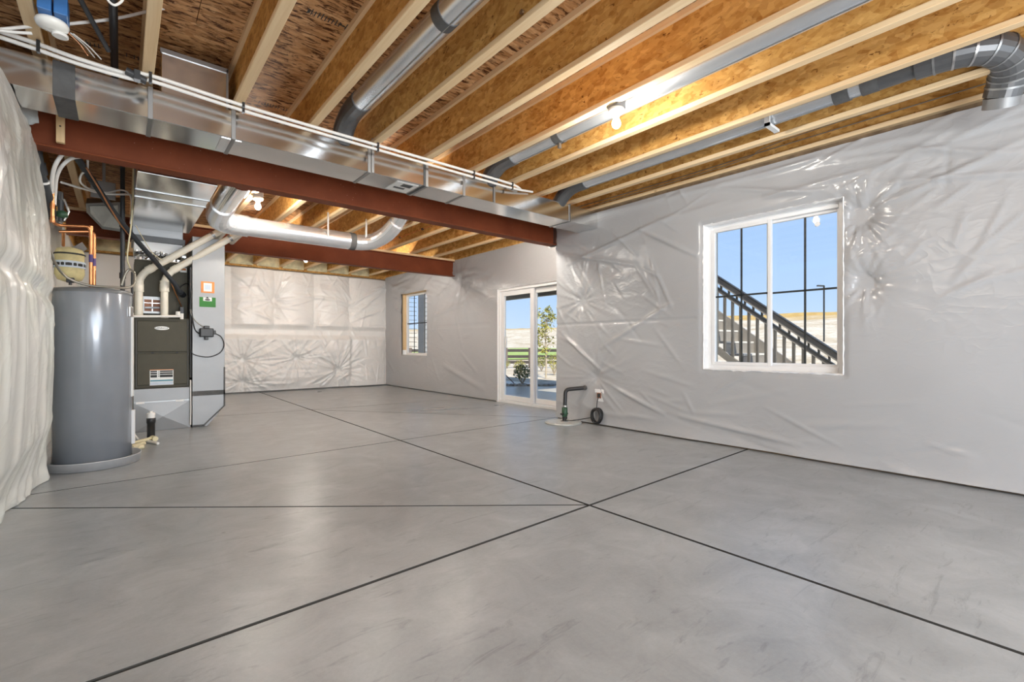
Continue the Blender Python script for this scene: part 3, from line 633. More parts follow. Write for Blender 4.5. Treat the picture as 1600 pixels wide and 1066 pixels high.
q = P(286, 422, 'y', 7.335); MB().box(q.x-.03, q.x+.04, 7.335, 7.34, q.z-.03, q.z+.03).build('rating_label', M['white'], co); MB().box(q.x-.02, q.x+.03, 7.333, 7.336, q.z-.005, q.z+.02).build('rating_print', M['orange'], co)
# plenum over the coil
pl = empty('supply_plenum', (.38, 6.5, 2.2), 'big shiny sheet metal plenum above the furnace, reaching forward to the near beam', 'plenum')
MB().box(.10, .664, 4.90, 7.2, 2.45, 2.79).build('trunk_section', M['galv'], pl, .006)
for y in (5.45, 5.72): MB().box(.095, .67, y-.012, y+.012, 2.443, 2.79).build('drive_cleat', M['galv_dull'], pl)
MB().box(.10, .60, 7.2, 7.85, 2.36, 2.79).build('drop_section', M['sheetmetal'], pl, .005)
MB().box(.10, .62, 7.19, 7.86, 2.30, 2.36).build('black_gasket', M['black'], pl)
MB().box(.12, .60, 7.26, 7.86, 2.18, 2.30).build('neck', M['sheet_edge'], pl)
ft = MB()
nn = 22
for i in range(nn): pass
va = []; fa = []
for i in range(nn+1):
    for j in range(5):
        va.append((.12+.52*i/nn, 7.27-.02*random.random()-.03*(j == 2), 2.08+.11*j/4+.006*random.random()))
for i in range(nn):
    for j in range(4): fa.append((i*5+j, (i+1)*5+j, (i+1)*5+j+1, i*5+j+1))
ft.add(va, fa).build('foil_tape', M['foil'], pl)
# return drop
rd = empty('return_duct', (.85, 7.4, 0), 'tall flat return air duct beside the furnace with orange and green stickers', 'duct')
RX0, RX1 = .685, 1.035
MB().prism_y([(RX0, .0), (.84, .0), (RX1, .25), (RX1, .42), (RX0, .42)], FY-.02, 7.8).build('boot', M['sheetmetal'], rd, .003)
MB().box(RX0, RX1, FY-.02, 7.8, .42, 2.40).build('duct_section', M['sheetmetal'], rd, .003)
MB().box(RX0-.002, RX1+.003, FY-.026, 7.8, .395, .455).build('sealant_band', M['mastic'], rd)
MB().bar((.80, FY-.024, .012), (RX1, FY-.024, .255), .012, .035, (0, 1, 0)).build('sealant_bead', M['mastic'], rd); MB().box(RX1-.012, RX1+.004, FY-.026, 7.8, .25, .75).box(RX0, .82, FY-.026, FY-.01, .004, .03).build('sealant_bead', M['mastic'], rd)
def plate(u0, v0, u1, v1, y, th): a = P(u0, v0, 'y', y); b = P(u1, v1, 'y', y); return (a.x, b.x, y-th, y, b.z, a.z)
MB().box(*plate(314, 439.5, 335, 458.5, FY-.02, .003)).build('orange_sticker', M['orange'], rd); MB().box(*plate(318, 442, 331, 456, FY-.023, .002)).build('sticker_paper', M['white'], rd); MB().box(*plate(320, 445, 329, 453, FY-.025, .001)).build('sticker_print', M['paleblue'], rd)
MB().box(*plate(311.5, 464, 337, 480.5, FY-.02, .003)).build('green_sticker', M['green'], rd); MB().box(*plate(317.5, 464.5, 331, 471, FY-.023, .002)).build('sticker_paper', M['white'], rd)
q = P(324.3, 468.5, 'y', FY-.026); ellipse_y(MB(), q, .030, .012, FY-.027, FY-.025, 14).build('sticker_emblem', M['mastic'], rd); q = P(324, 465.5, 'y', FY-.026); MB().prism_y([(q.x-.02, q.z-.008), (q.x+.02, q.z-.008), (q.x, q.z+.014)], FY-.028, FY-.026).build('sticker_emblem', M['ink'], rd)
# transformer / condensate pump box on the return duct
q = P(322.5, 520, 'y', FY-.06)
pb = empty('pump_box', q, 'black boxy condensate pump with cords on the return duct', 'pump')
MB().box(q.x-.075, q.x+.075, FY-.11, FY-.024, q.z-.055, q.z+.055).build('body', M['black'], pb, .012)
MB().box(q.x-.03, q.x+.03, FY-.10, FY-.03, q.z+.05, q.z+.085).box(q.x-.02, q.x+.02, FY-.09, FY-.03, q.z-.09, q.z-.05).box(q.x+.07, q.x+.10, FY-.09, FY-.03, q.z-.02, q.z+.03).build('fitting', M['black'], pb, .006)
def wire(name, pts, r, mat, label, cat, plane=None, k=6, n=6, group=None):
    return one(name, MB().tube(smooth_path(pts, k), r, n), mat, label, cat, group)
Yw = FY - .04
wire('power_cord', [P(336, 521, 'y', Yw-.03), P(346, 527, 'y', Yw), P(350, 540, 'y', Yw), P(343, 552, 'y', Yw), P(325, 558, 'y', Yw), P(303, 554, 'y', Yw), P(297, 545, 'y', Yw)], .006, M['black'], 'thin black cord looping from the black pump back to the furnace', 'cord')
wire('power_cord', [P(313, 522, 'y', Yw-.03), P(306, 517, 'y', Yw), P(302, 505, 'y', Yw), P(300, 490, 'y', Yw), P(297, 478, 'y', Yw), P(299, 458, 'y', Yw), P(298, 445, 'y', Yw+.1), P(288, 444, 'y', Yw+.25), P(276, 455, 'y', Yw+.25)], .007, M['black'], 'black cord rising from the pump left side to the coil cabinet', 'cord')
wire('control_cable', [P(320, 512, 'y', Yw-.03), P(308, 504, 'y', Yw), P(299, 492, 'y', Yw), P(297, 478, 'y', Yw)], .005, M['hose'], 'grey brown cable rising from the pump top', 'cable')
one('conduit', MB().tube([P(297.5, 418, 'y', FY-.03), P(297.5, 590, 'y', FY-.03)], .010, 8), M['gaspipe'], 'dark thin conduit upright between the furnace and the return duct', 'pipe')
one('condensate_drain', MB().tube([P(297.7, 594, 'y', FY-.035), P(298, 640, 'y', FY-.035), P(297.6, 664, 'y', FY-.035)], .008, 8), M['pvc_white'], 'thin white drain tube low at the furnace right edge', 'pipe')
one('conduit', MB().tube([P(206.5, 425, 'y', FY-.02), P(206.5, 610, 'y', FY-.02)], .012, 8), M['gaspipe'], 'dark conduit upright at the furnace left side, beside the water heater', 'pipe')
# PVC flue pair
def flue(u, ue, ve, label):
    x = P(u, 470, 'y', 7.19).x; f = empty('flue_pipe', (x, 7.19, 1.366), label, 'pipe', 'cream plastic flue pipes')
    e = P(ue, ve, 'y', 6.98)
    pts = round_path([(x, 7.19, 1.345), (x, 7.19, P(u, 430, 'y', 7.19).z), e, e + Vector((.03, .25, .03)), e + Vector((.05, 1.05, .05))], .13, 5)
    MB().tube(pts, .040, 16).build('pipe', M['pvc'], f)
    zc = P(u, 452, 'y', 7.19).z; MB().tube([(x, 7.19, zc-.03), (x, 7.19, zc+.06)], .049, 16).build('coupling', M['pvc'], f)
    zc = P(u, 430, 'y', 7.19).z
    dv = (e - Vector((x, 7.19, zc))).normalized(); s0 = Vector((x, 7.19, zc)) + dv*.10; MB().tube([s0, s0+dv*.07], .047, 16).build('coupling', M['pvc'], f)
    MB().tube([(x, 7.19, zc-.14), (x, 7.19, zc-.07)], .047, 16).build('coupling', M['pvc'], f)
    s1 = e - dv*.18; MB().tube([s1, s1+dv*.03], .045, 16).build('strap', M['galv_dull'], f)
flue(217, 352, 357, 'left cream plastic flue pipe rising from the furnace and slanting right')
flue(257, 378, 362, 'right cream plastic flue pipe rising from the furnace and slanting right')
cd = empty('condensate_line', (.39, 7.04, 1.37), 'white plastic drain line lying across the furnace top edge', 'pipe')
MB().tube([P(206, 494.5, 'y', 7.07), P(284, 494.5, 'y', 7.07)], .016, 10).build('pipe', M['pvc_white'], cd)
MB().tube([P(284, 490, 'y', 7.07), P(284, 499, 'y', 7.07)], .02, 10).build('elbow', M['pvc_white'], cd); MB().tube([P(278, 493, 'y', 7.07), P(278, 487, 'y', 7.07)], .024, 10).build('trap', M['pvc_white'], cd)
MB().tube([P(206, 494, 'y', 7.07), P(205.5, 540, 'y', 7.07), P(205.5, 605, 'y', 7.07)], .014, 8).build('drop', M['pvc_white'], cd)
# refrigerant line set
ls = empty('line_set', P(200, 330, 'y', 6.5), 'black foam insulated refrigerant line slanting down to the coil cabinet', 'pipe')
pts = [P(114, 236, 'y', 4.95), P(128, 258, 'y', 5.3), P(145, 283, 'y', 5.7), P(190, 348, 'y', 6.4), P(242, 408, 'y', 6.9), P(270, 440, 'y', 7.1), P(281, 457, 'y', 7.2), P(286, 461, 'y', 7.33)]
MB().tube(smooth_path(pts, 5), .026, 12).build('insulation', M['black_foam'], ls)
MB().tube([pts[-2], pts[-1]], .036, 12).build('elbow_wrap', M['black_foam'], ls)
for i in (2, 4): d = (Vector(pts[i+1])-Vector(pts[i])).normalized()*.03; MB().tube([Vector(pts[i])-d, Vector(pts[i])+d], .030, 12).build('tape_wrap', M['black'], ls)
pts = [P(135, 262, 'y', 5.3), P(155, 295, 'y', 5.7), P(175, 330, 'y', 6.1), P(197, 362, 'y', 6.5), P(235, 400, 'y', 6.85), P(262, 430, 'y', 7.05), P(275, 460, 'y', 7.2), P(284, 480, 'y', 7.28)]
lq = MB().tube(smooth_path(pts, 5), .007, 8).build('liquid_line', M['copper'], ls)
q = P(284, 486, 'y', 7.25); MB().box(q.x-.022, q.x+.022, 7.22, 7.28, q.z-.045, q.z+.05).build('connector', M['black'], ls, .004)

# ------------------------------------------------------------------ water heater in its pan
HX, HY, HR = -.185, 5.455, .262
wh = empty('water_heater', (HX, HY, .012), 'tall grey cylindrical water heater standing in a round metal pan', 'water heater')
MB().lathe([(HR-.02, .03), (HR, .035), (HR, 1.47), (HR-.006, 1.49)], (HX, HY, 0), 64).build('tank', M['tank'], wh)
MB().lathe([(HR+.002, 1.475), (HR+.003, 1.49), (HR-.01, 1.508), (.12, 1.525), (.001, 1.527)], (HX, HY, 0), 64).build('top_cap', M['tank_dark'], wh)
MB().lathe([(HR+.001, .03), (HR+.003, .032), (HR+.003, .055), (HR+.001, .057)], (HX, HY, 0), 64, cap=False).build('base_ring', M['tank_dark'], wh)
ca = P(201, 470, 'y', HY+.10); an = math.atan2(HY+.10-HY, .24)
def on_tank(ang, z, w, h, t, name, mat, lab=None):
    m = Matrix.Translation((HX, HY, z)) @ Matrix.Rotation(ang, 4, 'Z')
    o = MB().box(HR-.004, HR+t, -w/2, w/2, -h/2, h/2, m).build(name, mat, wh, .003); return o
on_tank(R(-20), 1.33, .07, .09, .012, 'control_cover', M['steel']); on_tank(R(-8), .95, .07, .75, .01, 'label_strip', M['white'])
on_tank(R(-6), .30, .06, .30, .02, 'access_panel', M['vinyl'])
pn = MB().lathe([(.02, .002), (.315, .002), (.322, .07), (.330, .072), (.330, .066), (.327, .064), (.320, -.0), (.02, -.0)], (HX, HY, .004), 64).build('drain_pan', M['pan'])
tag(pn, 'round aluminium drain pan under the grey water heater', 'pan')
# supply pipes to the heater, expansion tank
cp = empty('copper_supply', (-.3, 5.6, 1.53), 'bright copper water pipes bending down into the water heater', 'pipe')
Yc = 5.45
MB().tube(round_path([P(82, 300, 'y', 5.25), P(82, 345, 'y', 5.25), P(88, 352, 'y', 5.35), P(142, 354, 'y', Yc), (P(142, 440, 'y', Yc).x, Yc, 1.52)], .05, 4), .013, 12).build('pipe', M['copper'], cp)
MB().tube(round_path([P(92, 362, 'y', 5.5), P(147, 362, 'y', Yc+.05), (P(147, 440, 'y', Yc+.05).x, Yc+.05, 1.52)], .04, 4), .013, 12).build('pipe', M['copper'], cp)
MB().tube([P(99, 362, 'y', 5.7), P(99, 384, 'y', 5.85)], .012, 10).build('pipe', M['copper'], cp)
for (u, yy, va, vb) in ((142, Yc, 398, 410), (147, Yc+.05, 404, 416)): MB().tube([P(u, va, 'y', yy), P(u, vb, 'y', yy)], .0145, 10).build('tape_band', M['purple'], cp)
for (u, v) in ((82, 322), (82, 344), (142, 357)): q = P(u, v, 'y', 5.25 if u < 100 else Yc); MB().tube([q-Vector((0,0,.02)), q+Vector((0,0,.02))], .016, 10).build('fitting', M['copper'], cp)
q = P(109, 412, 'y', 5.95)
et = empty('expansion_tank', q, 'pale yellow foam wrapped expansion tank hanging above the water heater', 'tank')
MB().lathe([(.03, -.17), (.085, -.15), (.105, -.10), (.10, -.02), (.107, .0), (.10, .03), (.106, .09), (.09, .13), (.03, .15)], q, 24).build('foam_jacket', M['foam'], et)
MB().lathe([(.109, -.045), (.111, -.04), (.111, .012), (.109, .016)], q, 24, cap=False).build('label_band', M['paleblue'], et)
MB().lathe([(.110, -.03), (.1125, -.028), (.1125, -.005), (.110, 0)], q, 16, cap=False).build('label_print', M['ink'], et)
MB().lathe([(.108, .075), (.110, .078), (.110, .088), (.108, .09)], q, 24, cap=False).build('strap', M['ink'], et)
fh = MB().tube(smooth_path([P(75, 385, 'y', 5.0), P(83, 405, 'y', 5.1), P(98, 428, 'y', 5.2), P(118, 440, 'y', 5.22), P(145, 447, 'y', 5.25), P(178, 449, 'y', 5.30), P(198, 450, 'y', 5.35), P(209, 444, 'y', 5.42), P(210, 428, 'y', 5.45), P(203, 421, 'y', 5.47), P(196, 428, 'y', 5.47), P(190, 446, 'y', 5.47)], 6), .010, 8)
one('flex_hose', fh, M['hose'], 'braided flexible hose looping over the water heater top', 'hose')
q = P(110, 438, 'y', 5.3); one('hose_valve', MB().box(q.x-.025, q.x+.025, q.y-.02, q.y+.02, q.z-.02, q.z+.02).tube([q, q-Vector((0, 0, .04))], .012, 8), M['black'], 'small black valve on the braided hose', 'valve', bevel=.004)
# PEX risers at left, drain stack, valves
def pex(name, pts, r, label, mat=None, cat='pipe', group=None, k=6): return one(name, MB().tube(smooth_path(pts, k), r, 10), mat or M['pex'], label, cat, group)
pex('pex_riser', [P(112, 243, 'y', 5.0), P(100, 240, 'y', 4.98), P(88, 255, 'y', 5.0), P(82, 275, 'y', 5.1), P(81, 302, 'y', 5.25)], .014, 'outer white plastic water pipe curving down to the copper at left')
pex('pex_riser', [P(150, 246, 'y', 5.1), P(118, 246, 'y', 5.05), P(100, 256, 'y', 5.05), P(89, 275, 'y', 5.15), P(86, 303, 'y', 5.3), P(85, 320, 'y', 5.3)], .013, 'inner white plastic water pipe curving down behind the outer one')
st = empty('drain_stack', P(60, 260, 'y', 4.98), 'black plastic drain stack with couplings against the left wall', 'pipe')
MB().tube([P(52, 225, 'y', 4.93), P(58, 245, 'y', 5.0), P(64, 275, 'y', 5.1), P(75, 310, 'y', 5.25), P(80, 340, 'y', 5.4)], .034, 14).build('pipe', M['abs'], st)
MB().tube([P(52, 228, 'y', 4.93), P(55, 240, 'y', 4.95)], .044, 14).build('coupling', M['black'], st); MB().tube([P(60, 255, 'y', 5.05), P(64, 272, 'y', 5.1)], .042, 14).build('coupling', M['abs'], st); MB().tube([P(67, 283, 'y', 5.13), P(68, 286, 'y', 5.14)], .038, 14).build('white_ring', M['white'], st)
q = P(95, 330, 'y', 5.4); vg = empty('valve_group', q, 'cluster of dark green grey water valves beside the copper pipe', 'valve')
MB().tube([q+Vector((0,0,.09)), q-Vector((0,0,.09))], .02, 10).build('body', M['abs'], vg); MB().lathe([(.01,-.03),(.036,-.02),(.036,.02),(.01,.03)], q-Vector((-.01,0.02,.03)), 14).build('hand_wheel', M['green_valve'], vg); MB().tube([q+Vector((.02,-.01,.10)), q+Vector((.05,-.02,.0)), q+Vector((.02,-.02,-.08))], .009, 8).build('loop', M['steel'], vg)
one('black_funnel', MB().tube([P(92, 300, 'y', 5.5), P(92, 322, 'y', 5.5)], .03, 12), M['black'], 'black foam sleeve behind the white risers', 'sleeve')
one('black_flap', MB().bar(P(104, 400, 'y', 6.2), P(132, 384, 'y', 6.3), .01, .08), M['black'], 'black sloping flap behind the expansion tank', 'flap')
# small ceiling register box seen left of the plenum
q = P(165, 335, 'y', 7.6); rg = empty('return_grille', q, 'dark framed metal duct opening hanging left of the plenum', 'grille')
A = [P(134, 318, 'y', 7.3), P(190, 316, 'y', 7.3), P(194, 363, 'y', 7.55), P(160, 358, 'y', 7.55), P(135, 332, 'y', 7.4)]
MB().add([a for a in A] + [a + Vector((0, .25, .12)) for a in A], [(4,3,2,1,0), (5,6,7,8,9), (0,1,6,5), (1,2,7,6), (2,3,8,7), (3,4,9,8), (4,0,5,9)]).build('frame', M['galv_dull'], rg)
c_ = sum((Vector(a) for a in A), Vector())/5; A2 = [c_ + (Vector(a)-c_)*.78 + Vector((0, -.012, -.004)) for a in A]
MB().add(A2 + [a + Vector((0, .01, .005)) for a in A2], [(4,3,2,1,0), (0,1,6,5), (1,2,7,6), (2,3,8,7), (3,4,9,8), (4,0,5,9)]).build('face', M['lid'], rg)
q = P(165, 295, 'y', 7.2); one('junction_plate', MB().box(q.x-.13, q.x+.09, 7.19, 7.21, q.z-.12, q.z+.08).box(q.x-.03, q.x+.0, 7.195, 7.205, q.z, ZS-.002), M['galv_dull'], 'flat grey metal plate under the subfloor left of the plenum', 'plate', bevel=.004)
# gas pipe
q = P(213, 119, 'y', 3.80); one('pipe_fitting', MB().tube([q-Vector((.05, 0, -.015)), q+Vector((.05, 0, -.015))], .024, 10).box(q.x-.012, q.x+.02, q.y-.03, q.y+.02, q.z-.03, q.z+.03), M['abs'], 'dark pipe fitting joining the white water pipes left of the riser box', 'fitting')
gp = empty('gas_pipe', (-.02, 3, 2.96), 'black iron gas pipe running between joists and dropping beside the furnace', 'pipe')
MB().tube(round_path([(-.035, -2.6, 2.96), (-.035, 4.3, 2.96), (.012, 6.55, 2.95), (.012, 6.55, .9)], .06, 4), .021, 12).build('pipe', M['gaspipe'], gp)
for z in (2.3, 1.75): MB().tube([(.012, 6.55, z), (.012, 6.55, z+.06)], .028, 12).build('coupling', M['gaspipe'], gp)
# long PEX pair clipped under the joists along the duct
pairs = [([P(0, 49, 'y', 3.84), P(60, 69, 'y', 3.84), P(120, 91, 'y', 3.84), P(205, 117, 'y', 3.84), P(235, 118, 'y', 3.84), P(380, 165, 'y', 3.84), P(500, 201, 'y', 3.84), P(590, 227, 'y', 3.84), P(740, 270, 'y', 3.87), P(800, 288, 'y', 3.9), P(815, 297, 'y', 3.92)], 'upper white plastic water pipe clipped under the joists above the duct', .0125),
         ([P(0, 58, 'y', 3.82), P(60, 78, 'y', 3.82), P(120, 99, 'y', 3.82), P(205, 123, 'y', 3.82), P(235, 126, 'y', 3.82), P(380, 173, 'y', 3.82), P(500, 208, 'y', 3.82), P(590, 234, 'y', 3.82), P(740, 277, 'y', 3.85), P(800, 294, 'y', 3.88), P(832, 300, 'y', 3.92)], 'lower white plastic water pipe clipped under the joists above the duct', .0115)]
for pts, lab, r in pairs:
    pts = [pts[0] + (pts[0]-pts[1])] + pts
    pp = empty('water_pipe', pts[5], lab, 'pipe'); MB().tube(smooth_path(pts, 5), r, 10).build('pipe', M['pex'], pp)
    for u in (57, 233, 378, 592, 743, 803):
        b = min(range(len(pts)), key=lambda i: abs((pts[i]-P(u, 100, 'y', 3.84)).x)); c = pts[b]
        MB().box(c.x-.008, c.x+.008, c.y-r-.004, c.y+r+.004, c.z-r-.004, c.z+r+.006).build('clip', M['black'], pp)
cable = lambda name, pts, label, r=.007, mat=None: one(name, MB().tube(smooth_path(pts, 6), r, 8), mat or M['pex'], label, 'cable')
cable('electric_cable', [P(-40, 50, 'y', 3.72), P(40, 42, 'y', 3.72), P(110, 37, 'y', 3.72), P(180, 29, 'y', 3.72), P(240, 16, 'y', 3.70), P(300, 6, 'y', 3.68), P(335, 1, 'y', 3.68), P(360, -8, 'y', 3.66)], 'white cable sagging across the joist bays above the unlit lampholder', .009)
cable('electric_cable', [P(-30, 44, 'y', 3.6), P(20, 50, 'y', 3.6), P(50, 52, 'y', 3.6)], 'short white cable entering the frame beside the lampholder', .008)
cable('electric_cable', [P(165, -5, 'y', 3.1), P(172, 4, 'y', 3.1), P(180, 8, 'y', 3.1), P(190, 2, 'y', 3.1), P(194, -8, 'y', 3.1)], 'white cable loop around the black gas pipe', .006)
cable('electric_cable', [P(96, 285, 'y', 5.6), P(130, 295, 'y', 5.9), P(165, 303, 'y', 6.2), P(200, 304, 'y', 6.4), P(207, 306, 'y', 6.5)], 'lower white cable crossing in front of the dark joist bay at left', .010)
cable('electric_cable', [P(137, 250, 'y', 5.2), P(136, 265, 'y', 5.4), P(127, 273, 'y', 5.5), P(126, 285, 'y', 5.6), P(140, 295, 'y', 5.9), P(165, 301, 'y', 6.2), P(190, 297, 'y', 6.4), P(203, 305, 'y', 6.4), P(206, 325, 'y', 6.4), P(204, 350, 'y', 6.4)], 'white cable making an S curve around the insulated line', .008)
cable('electric_cable', [P(209, 258, 'y', 6.0), P(208, 300, 'y', 6.3), P(205, 350, 'y', 6.4), P(201, 380, 'y', 6.45), P(199, 405, 'y', 6.45), P(204, 420, 'y', 6.4)], 'tan cable hanging down along the left edge of the plenum', .007, M['cream'])
cable('electric_cable', [P(212, 352, 'y', 6.6), P(225, 375, 'y', 6.8), P(238, 395, 'y', 6.95), P(255, 408, 'y', 7.0)], 'thin tan control wire slanting from the plenum to the flue pipes', .004, M['cream'])
cable('electric_cable', [(4.73, YN, 2.90), (4.735, 1.5, 2.895), (4.735, 3.0, 2.885), (4.73, 4.5, 2.90)], 'thin grey cable stapled along the rim joist over the right wall', .005, M['hose'])
cable('electric_cable', [(4.70, YN, 2.95), (4.71, 1.4, 2.94), (4.72, 2.2, 2.86), (4.72, 4.2, 2.85)], 'second grey cable drooping along the rim joist', .004, M['hose'])
cable('electric_cable', [P(385, 340, 'y', 8.9), (2.2, 9.6, 2.78), (3.2, 10.0, 2.79), (4.6, 10.2, 2.79)], 'white cable under the joists near the far bulb', .006)
cw = empty('water_line', (3.45, 6.4, ZJ-.02), 'thin dark clipped line beneath the joists past the near beam', 'pipe')
lp = [P(590, 383, 'x', 3.785), P(625, 371, 'x', 3.785), P(660, 358, 'x', 3.785), P(690, 347, 'x', 3.785)]
MB().tube(lp, .007, 8).build('pipe', M['copper'], cw)
for q in lp: MB().box(q.x-.012, 3.806, q.y-.02, q.y+.02, q.z-.014, q.z+.014).build('clip', M['black'], cw)
a = P(757, 0, 'y', 1.68); b = P(803, 13, 'y', 1.72)
ns = empty('nail_strap', a, 'short bright steel strap and bolt on the joist at the top of the picture', 'strap'); x1 = 1.712
MB().tube([(1.528, 1.40, 2.99), (1.70, 1.62, 2.99)], .010, 8).build('rod', M['steel'], ns); q = P(814, 18, 'x', 1.70); MB().tube([q, q+Vector((.012, 0, 0))], .014, 8).build('bolt', M['steel'], ns)

# ------------------------------------------------------------------ lamps
def lamp(c, label, lit=True, box=False):
    c = Vector(c); l = empty('lampholder', c, label, 'lamp', 'bare bulb lampholders' if lit else None)
    MB().lathe([(.03, .035), (.058, .03), (.062, .018), (.05, .002), (.030, -.006), (.022, -.030), (.020, -.032)], c, 28).build('porcelain_base', M['porcelain'], l)
    MB().box(c.x-.05, c.x+.05, c.y-.05, c.y+.05, c.z+.035, c.z+.10).build('junction_box', M['blue'] if not lit else M['galv_dull'], l, .006)
    if lit: MB().lathe([(.003, -.112), (.016, -.108), (.027, -.095), (.031, -.078), (.028, -.060), (.018, -.043), (.014, -.030)], c, 16).build('bulb', M['bulb'], l)
    return l
c = P(963, 177, 'z', 2.75); lamp(c, 'white porcelain lampholder with a glowing bare bulb under the near joists')
lamp(P(403, 313, 'z', 2.74), 'white lampholder with glowing bare bulb left, between the two red beams')
lamp(P(478, 401, 'z', 2.72), 'glowing bare bulb beyond the farther red beam near the far wall')
for i, q in enumerate(((1.46, -1.6, 2.75), (-1.7, 1.2, 2.75), (2.5, -2.6, 2.75))): lamp(q, 'bare bulb added for fill light on the ceiling behind the photographer, %s' % ['middle one', 'over the left area', 'nearest the right wall'][i])  # bulbs added out of view to brighten the near room
for q, w_ in (((3.285, 5.12, 2.70), 'close behind the near beam, middle one'), ((4.325, 5.05, 2.70), 'close behind the near beam, by the right wall'), ((2.236, 5.12, 2.70), 'close behind the near beam, left of the middle one'), ((1.72, 8.55, 2.70), 'close behind the far beam, left one'), ((3.81, 8.6, 2.70), 'close behind the far beam, right one')): lamp(q, 'bare bulb added for fill light, hidden ' + w_)  # invented bulbs tucked behind the beams, brightening the middle and far bays
q = Vector((-.285, 3.52, 2.745)); ul = empty('unlit_lampholder', q, 'round white lampholder without a lit bulb on blue junction boxes, upper left corner', 'lamp')
MB().lathe([(.04, .03), (.064, .026), (.070, .012), (.062, -.006), (.04, -.014), (.026, -.018), (.018, -.02)], q, 32).build('porcelain_base', M['porcelain'], ul)
MB().lathe([(.030, -.034), (.034, -.032), (.034, -.020), (.02, -.016)], q+Vector((.03, .02, 0)), 16).build('socket', M['white'], ul)
for dx in (-.05, .012): MB().box(q.x+dx, q.x+dx+.055, q.y-.10, q.y+.03, q.z+.03, q.z+.13).build('junction_box', M['blue'], ul, .005)
for i in range(3): MB().tube(smooth_path([q+Vector((.06+.01*i, .05, .02)), q+Vector((.10+.02*i, .16, .03)), q+Vector((.13+.03*i, .30, .04))], 4), .004, 6).build('lead', M['pex'] if i else M['copper'], ul)
one('conduit', MB().tube(smooth_path([(-.25, 2.9, 3.02), (-.22, 3.4, 2.99), (-.17, 3.55, 2.95), (-.06, 3.82, 2.85)], 4), .014, 10), M['abs'], 'grey conduit rising behind the blue junction boxes', 'pipe')

# ------------------------------------------------------------------ rim insulation at the far wall
bx = [x for x in JX if x > -.5]; names = ['first', 'second', 'third', 'fourth', 'fifth', 'sixth', 'seventh', 'eighth', 'ninth', 'tenth']
for i, (a, b) in enumerate(zip(bx[:-1], bx[1:])):
    mb = MB(); n = 7; vs = []; fs = []
    for p_ in range(n+1):
        for r_ in range(n+1):
            s_, t_ = p_/n, r_/n; bulge = .09*(math.sin(PI*s_)*math.sin(PI*t_))**.5 + .02*random.random()
            vs.append((a+.035+(b-a-.07)*s_, YB-.07-bulge, ZJ-.03+.36*t_))
    for p_ in range(n):
        for r_ in range(n): fs.append((p_*(n+1)+r_, (p_+1)*(n+1)+r_, (p_+1)*(n+1)+r_+1, p_*(n+1)+r_+1))
    mb.add(vs, fs, True); one('insulation_batt', mb, M['rim_foam'], 'pale yellow insulation batt above the far wall, %s joist bay from the left' % names[i], 'insulation', 'batts between joists over the far wall')

# ------------------------------------------------------------------ windows and door (x-facing)
def pane(name, parent, x, y0, y1, z0, z1): return MB().box(x-.003, x+.003, y0, y1, z0, z1).build(name, M['glass'], parent)
def ring(mb, x0, x1, y0, y1, z0, z1, w):
    return mb.box(x0, x1, y0, y0+w, z0, z1).box(x0, x1, y1-w, y1, z0, z1).box(x0, x1, y0+w, y1-w, z0, z0+w).box(x0, x1, y0+w, y1-w, z1-w, z1)
w1 = ring(MB(), 4.85, 4.93, H1[0]+.004, H1[1]-.004, H1[2]+.004, H1[3]-.004, .055).build('window_1', M['vinyl'], None, .004); tag(w1, 'white two pane window in the right wall looking onto stairs', kind='structure')
ym = (H1[0]+H1[1])/2 + .015
ring(MB(), 4.84, 4.88, ym-.03, H1[1]-.05, H1[2]+.05, H1[3]-.05, .032).build('sash', M['vinyl'], w1, .003); ring(MB(), 4.89, 4.93, H1[0]+.05, ym+.03, H1[2]+.05, H1[3]-.05, .032).build('sash', M['vinyl'], w1, .003)
pane('pane', w1, 4.86, ym, H1[1]-.08, H1[2]+.08, H1[3]-.08); pane('pane', w1, 4.91, H1[0]+.08, ym, H1[2]+.08, H1[3]-.08)
zm = 1.545
for (x, a, b, c) in ((4.868, ym, H1[1]-.08, P(1158, 400, 'x', 4.86).y), (4.918, H1[0]+.08, ym, P(1257.5, 400, 'x', 4.91).y)):
    MB().box(x-.003, x+.003, a, b, zm-.009, zm+.009).build('grille_bar', M['pole'], w1); MB().box(x-.003, x+.003, c-.009, c+.009, H1[2]+.08, H1[3]-.08).build('grille_bar', M['pole'], w1)
mb = ring(MB(), 4.768, 4.852, H1[0]-.002, H1[1]+.002, H1[2]-.002, H1[3]+.002, .008); mb.build('reveal_liner', M['sheet_edge'], w1)
q = P(1277, 350, 'x', 4.90); MB().lathe([(.02, .0), (.024, .002), (.02, .004)], (4.902, q.y, q.z), 18, 'x').build('pane_sticker', M['vinyl'], w1)
# torn plastic edge around the opening
mb = MB(); rr = random.Random(5)
def torn(a, b, inward):
    n = 36; vs = []; fs = []
    for i in range(n+1):
        p = Vector(a).lerp(Vector(b), i/n); w = .012 + .016*rr.random()*(1 if i % 3 else 1.6); vs += [p + Vector((-.012-.01*rr.random(), 0, 0)), p + Vector(inward)*w*1.2 + Vector((-.004, 0, 0)), p - Vector(inward)*w + Vector((-.006-.012*rr.random(), 0, 0))]
    for i in range(n): fs += [(3*i, 3*i+3, 3*i+4, 3*i+1), (3*i+2, 3*i+5, 3*i+3, 3*i)]
    mb.add(vs, fs)
torn((XR, H1[1], H1[2]), (XR, H1[1], H1[3]), (0, -.3, 0)); torn((XR, H1[0], H1[2]), (XR, H1[0], H1[3]), (0, .3, 0)); torn((XR, H1[0], H1[3]), (XR, H1[1], H1[3]), (0, 0, -.3)); torn((XR, H1[0], H1[2]), (XR, H1[1], H1[2]), (0, 0, .3))
mb.build('torn_plastic_edge', M['sheet_edge'], w1)
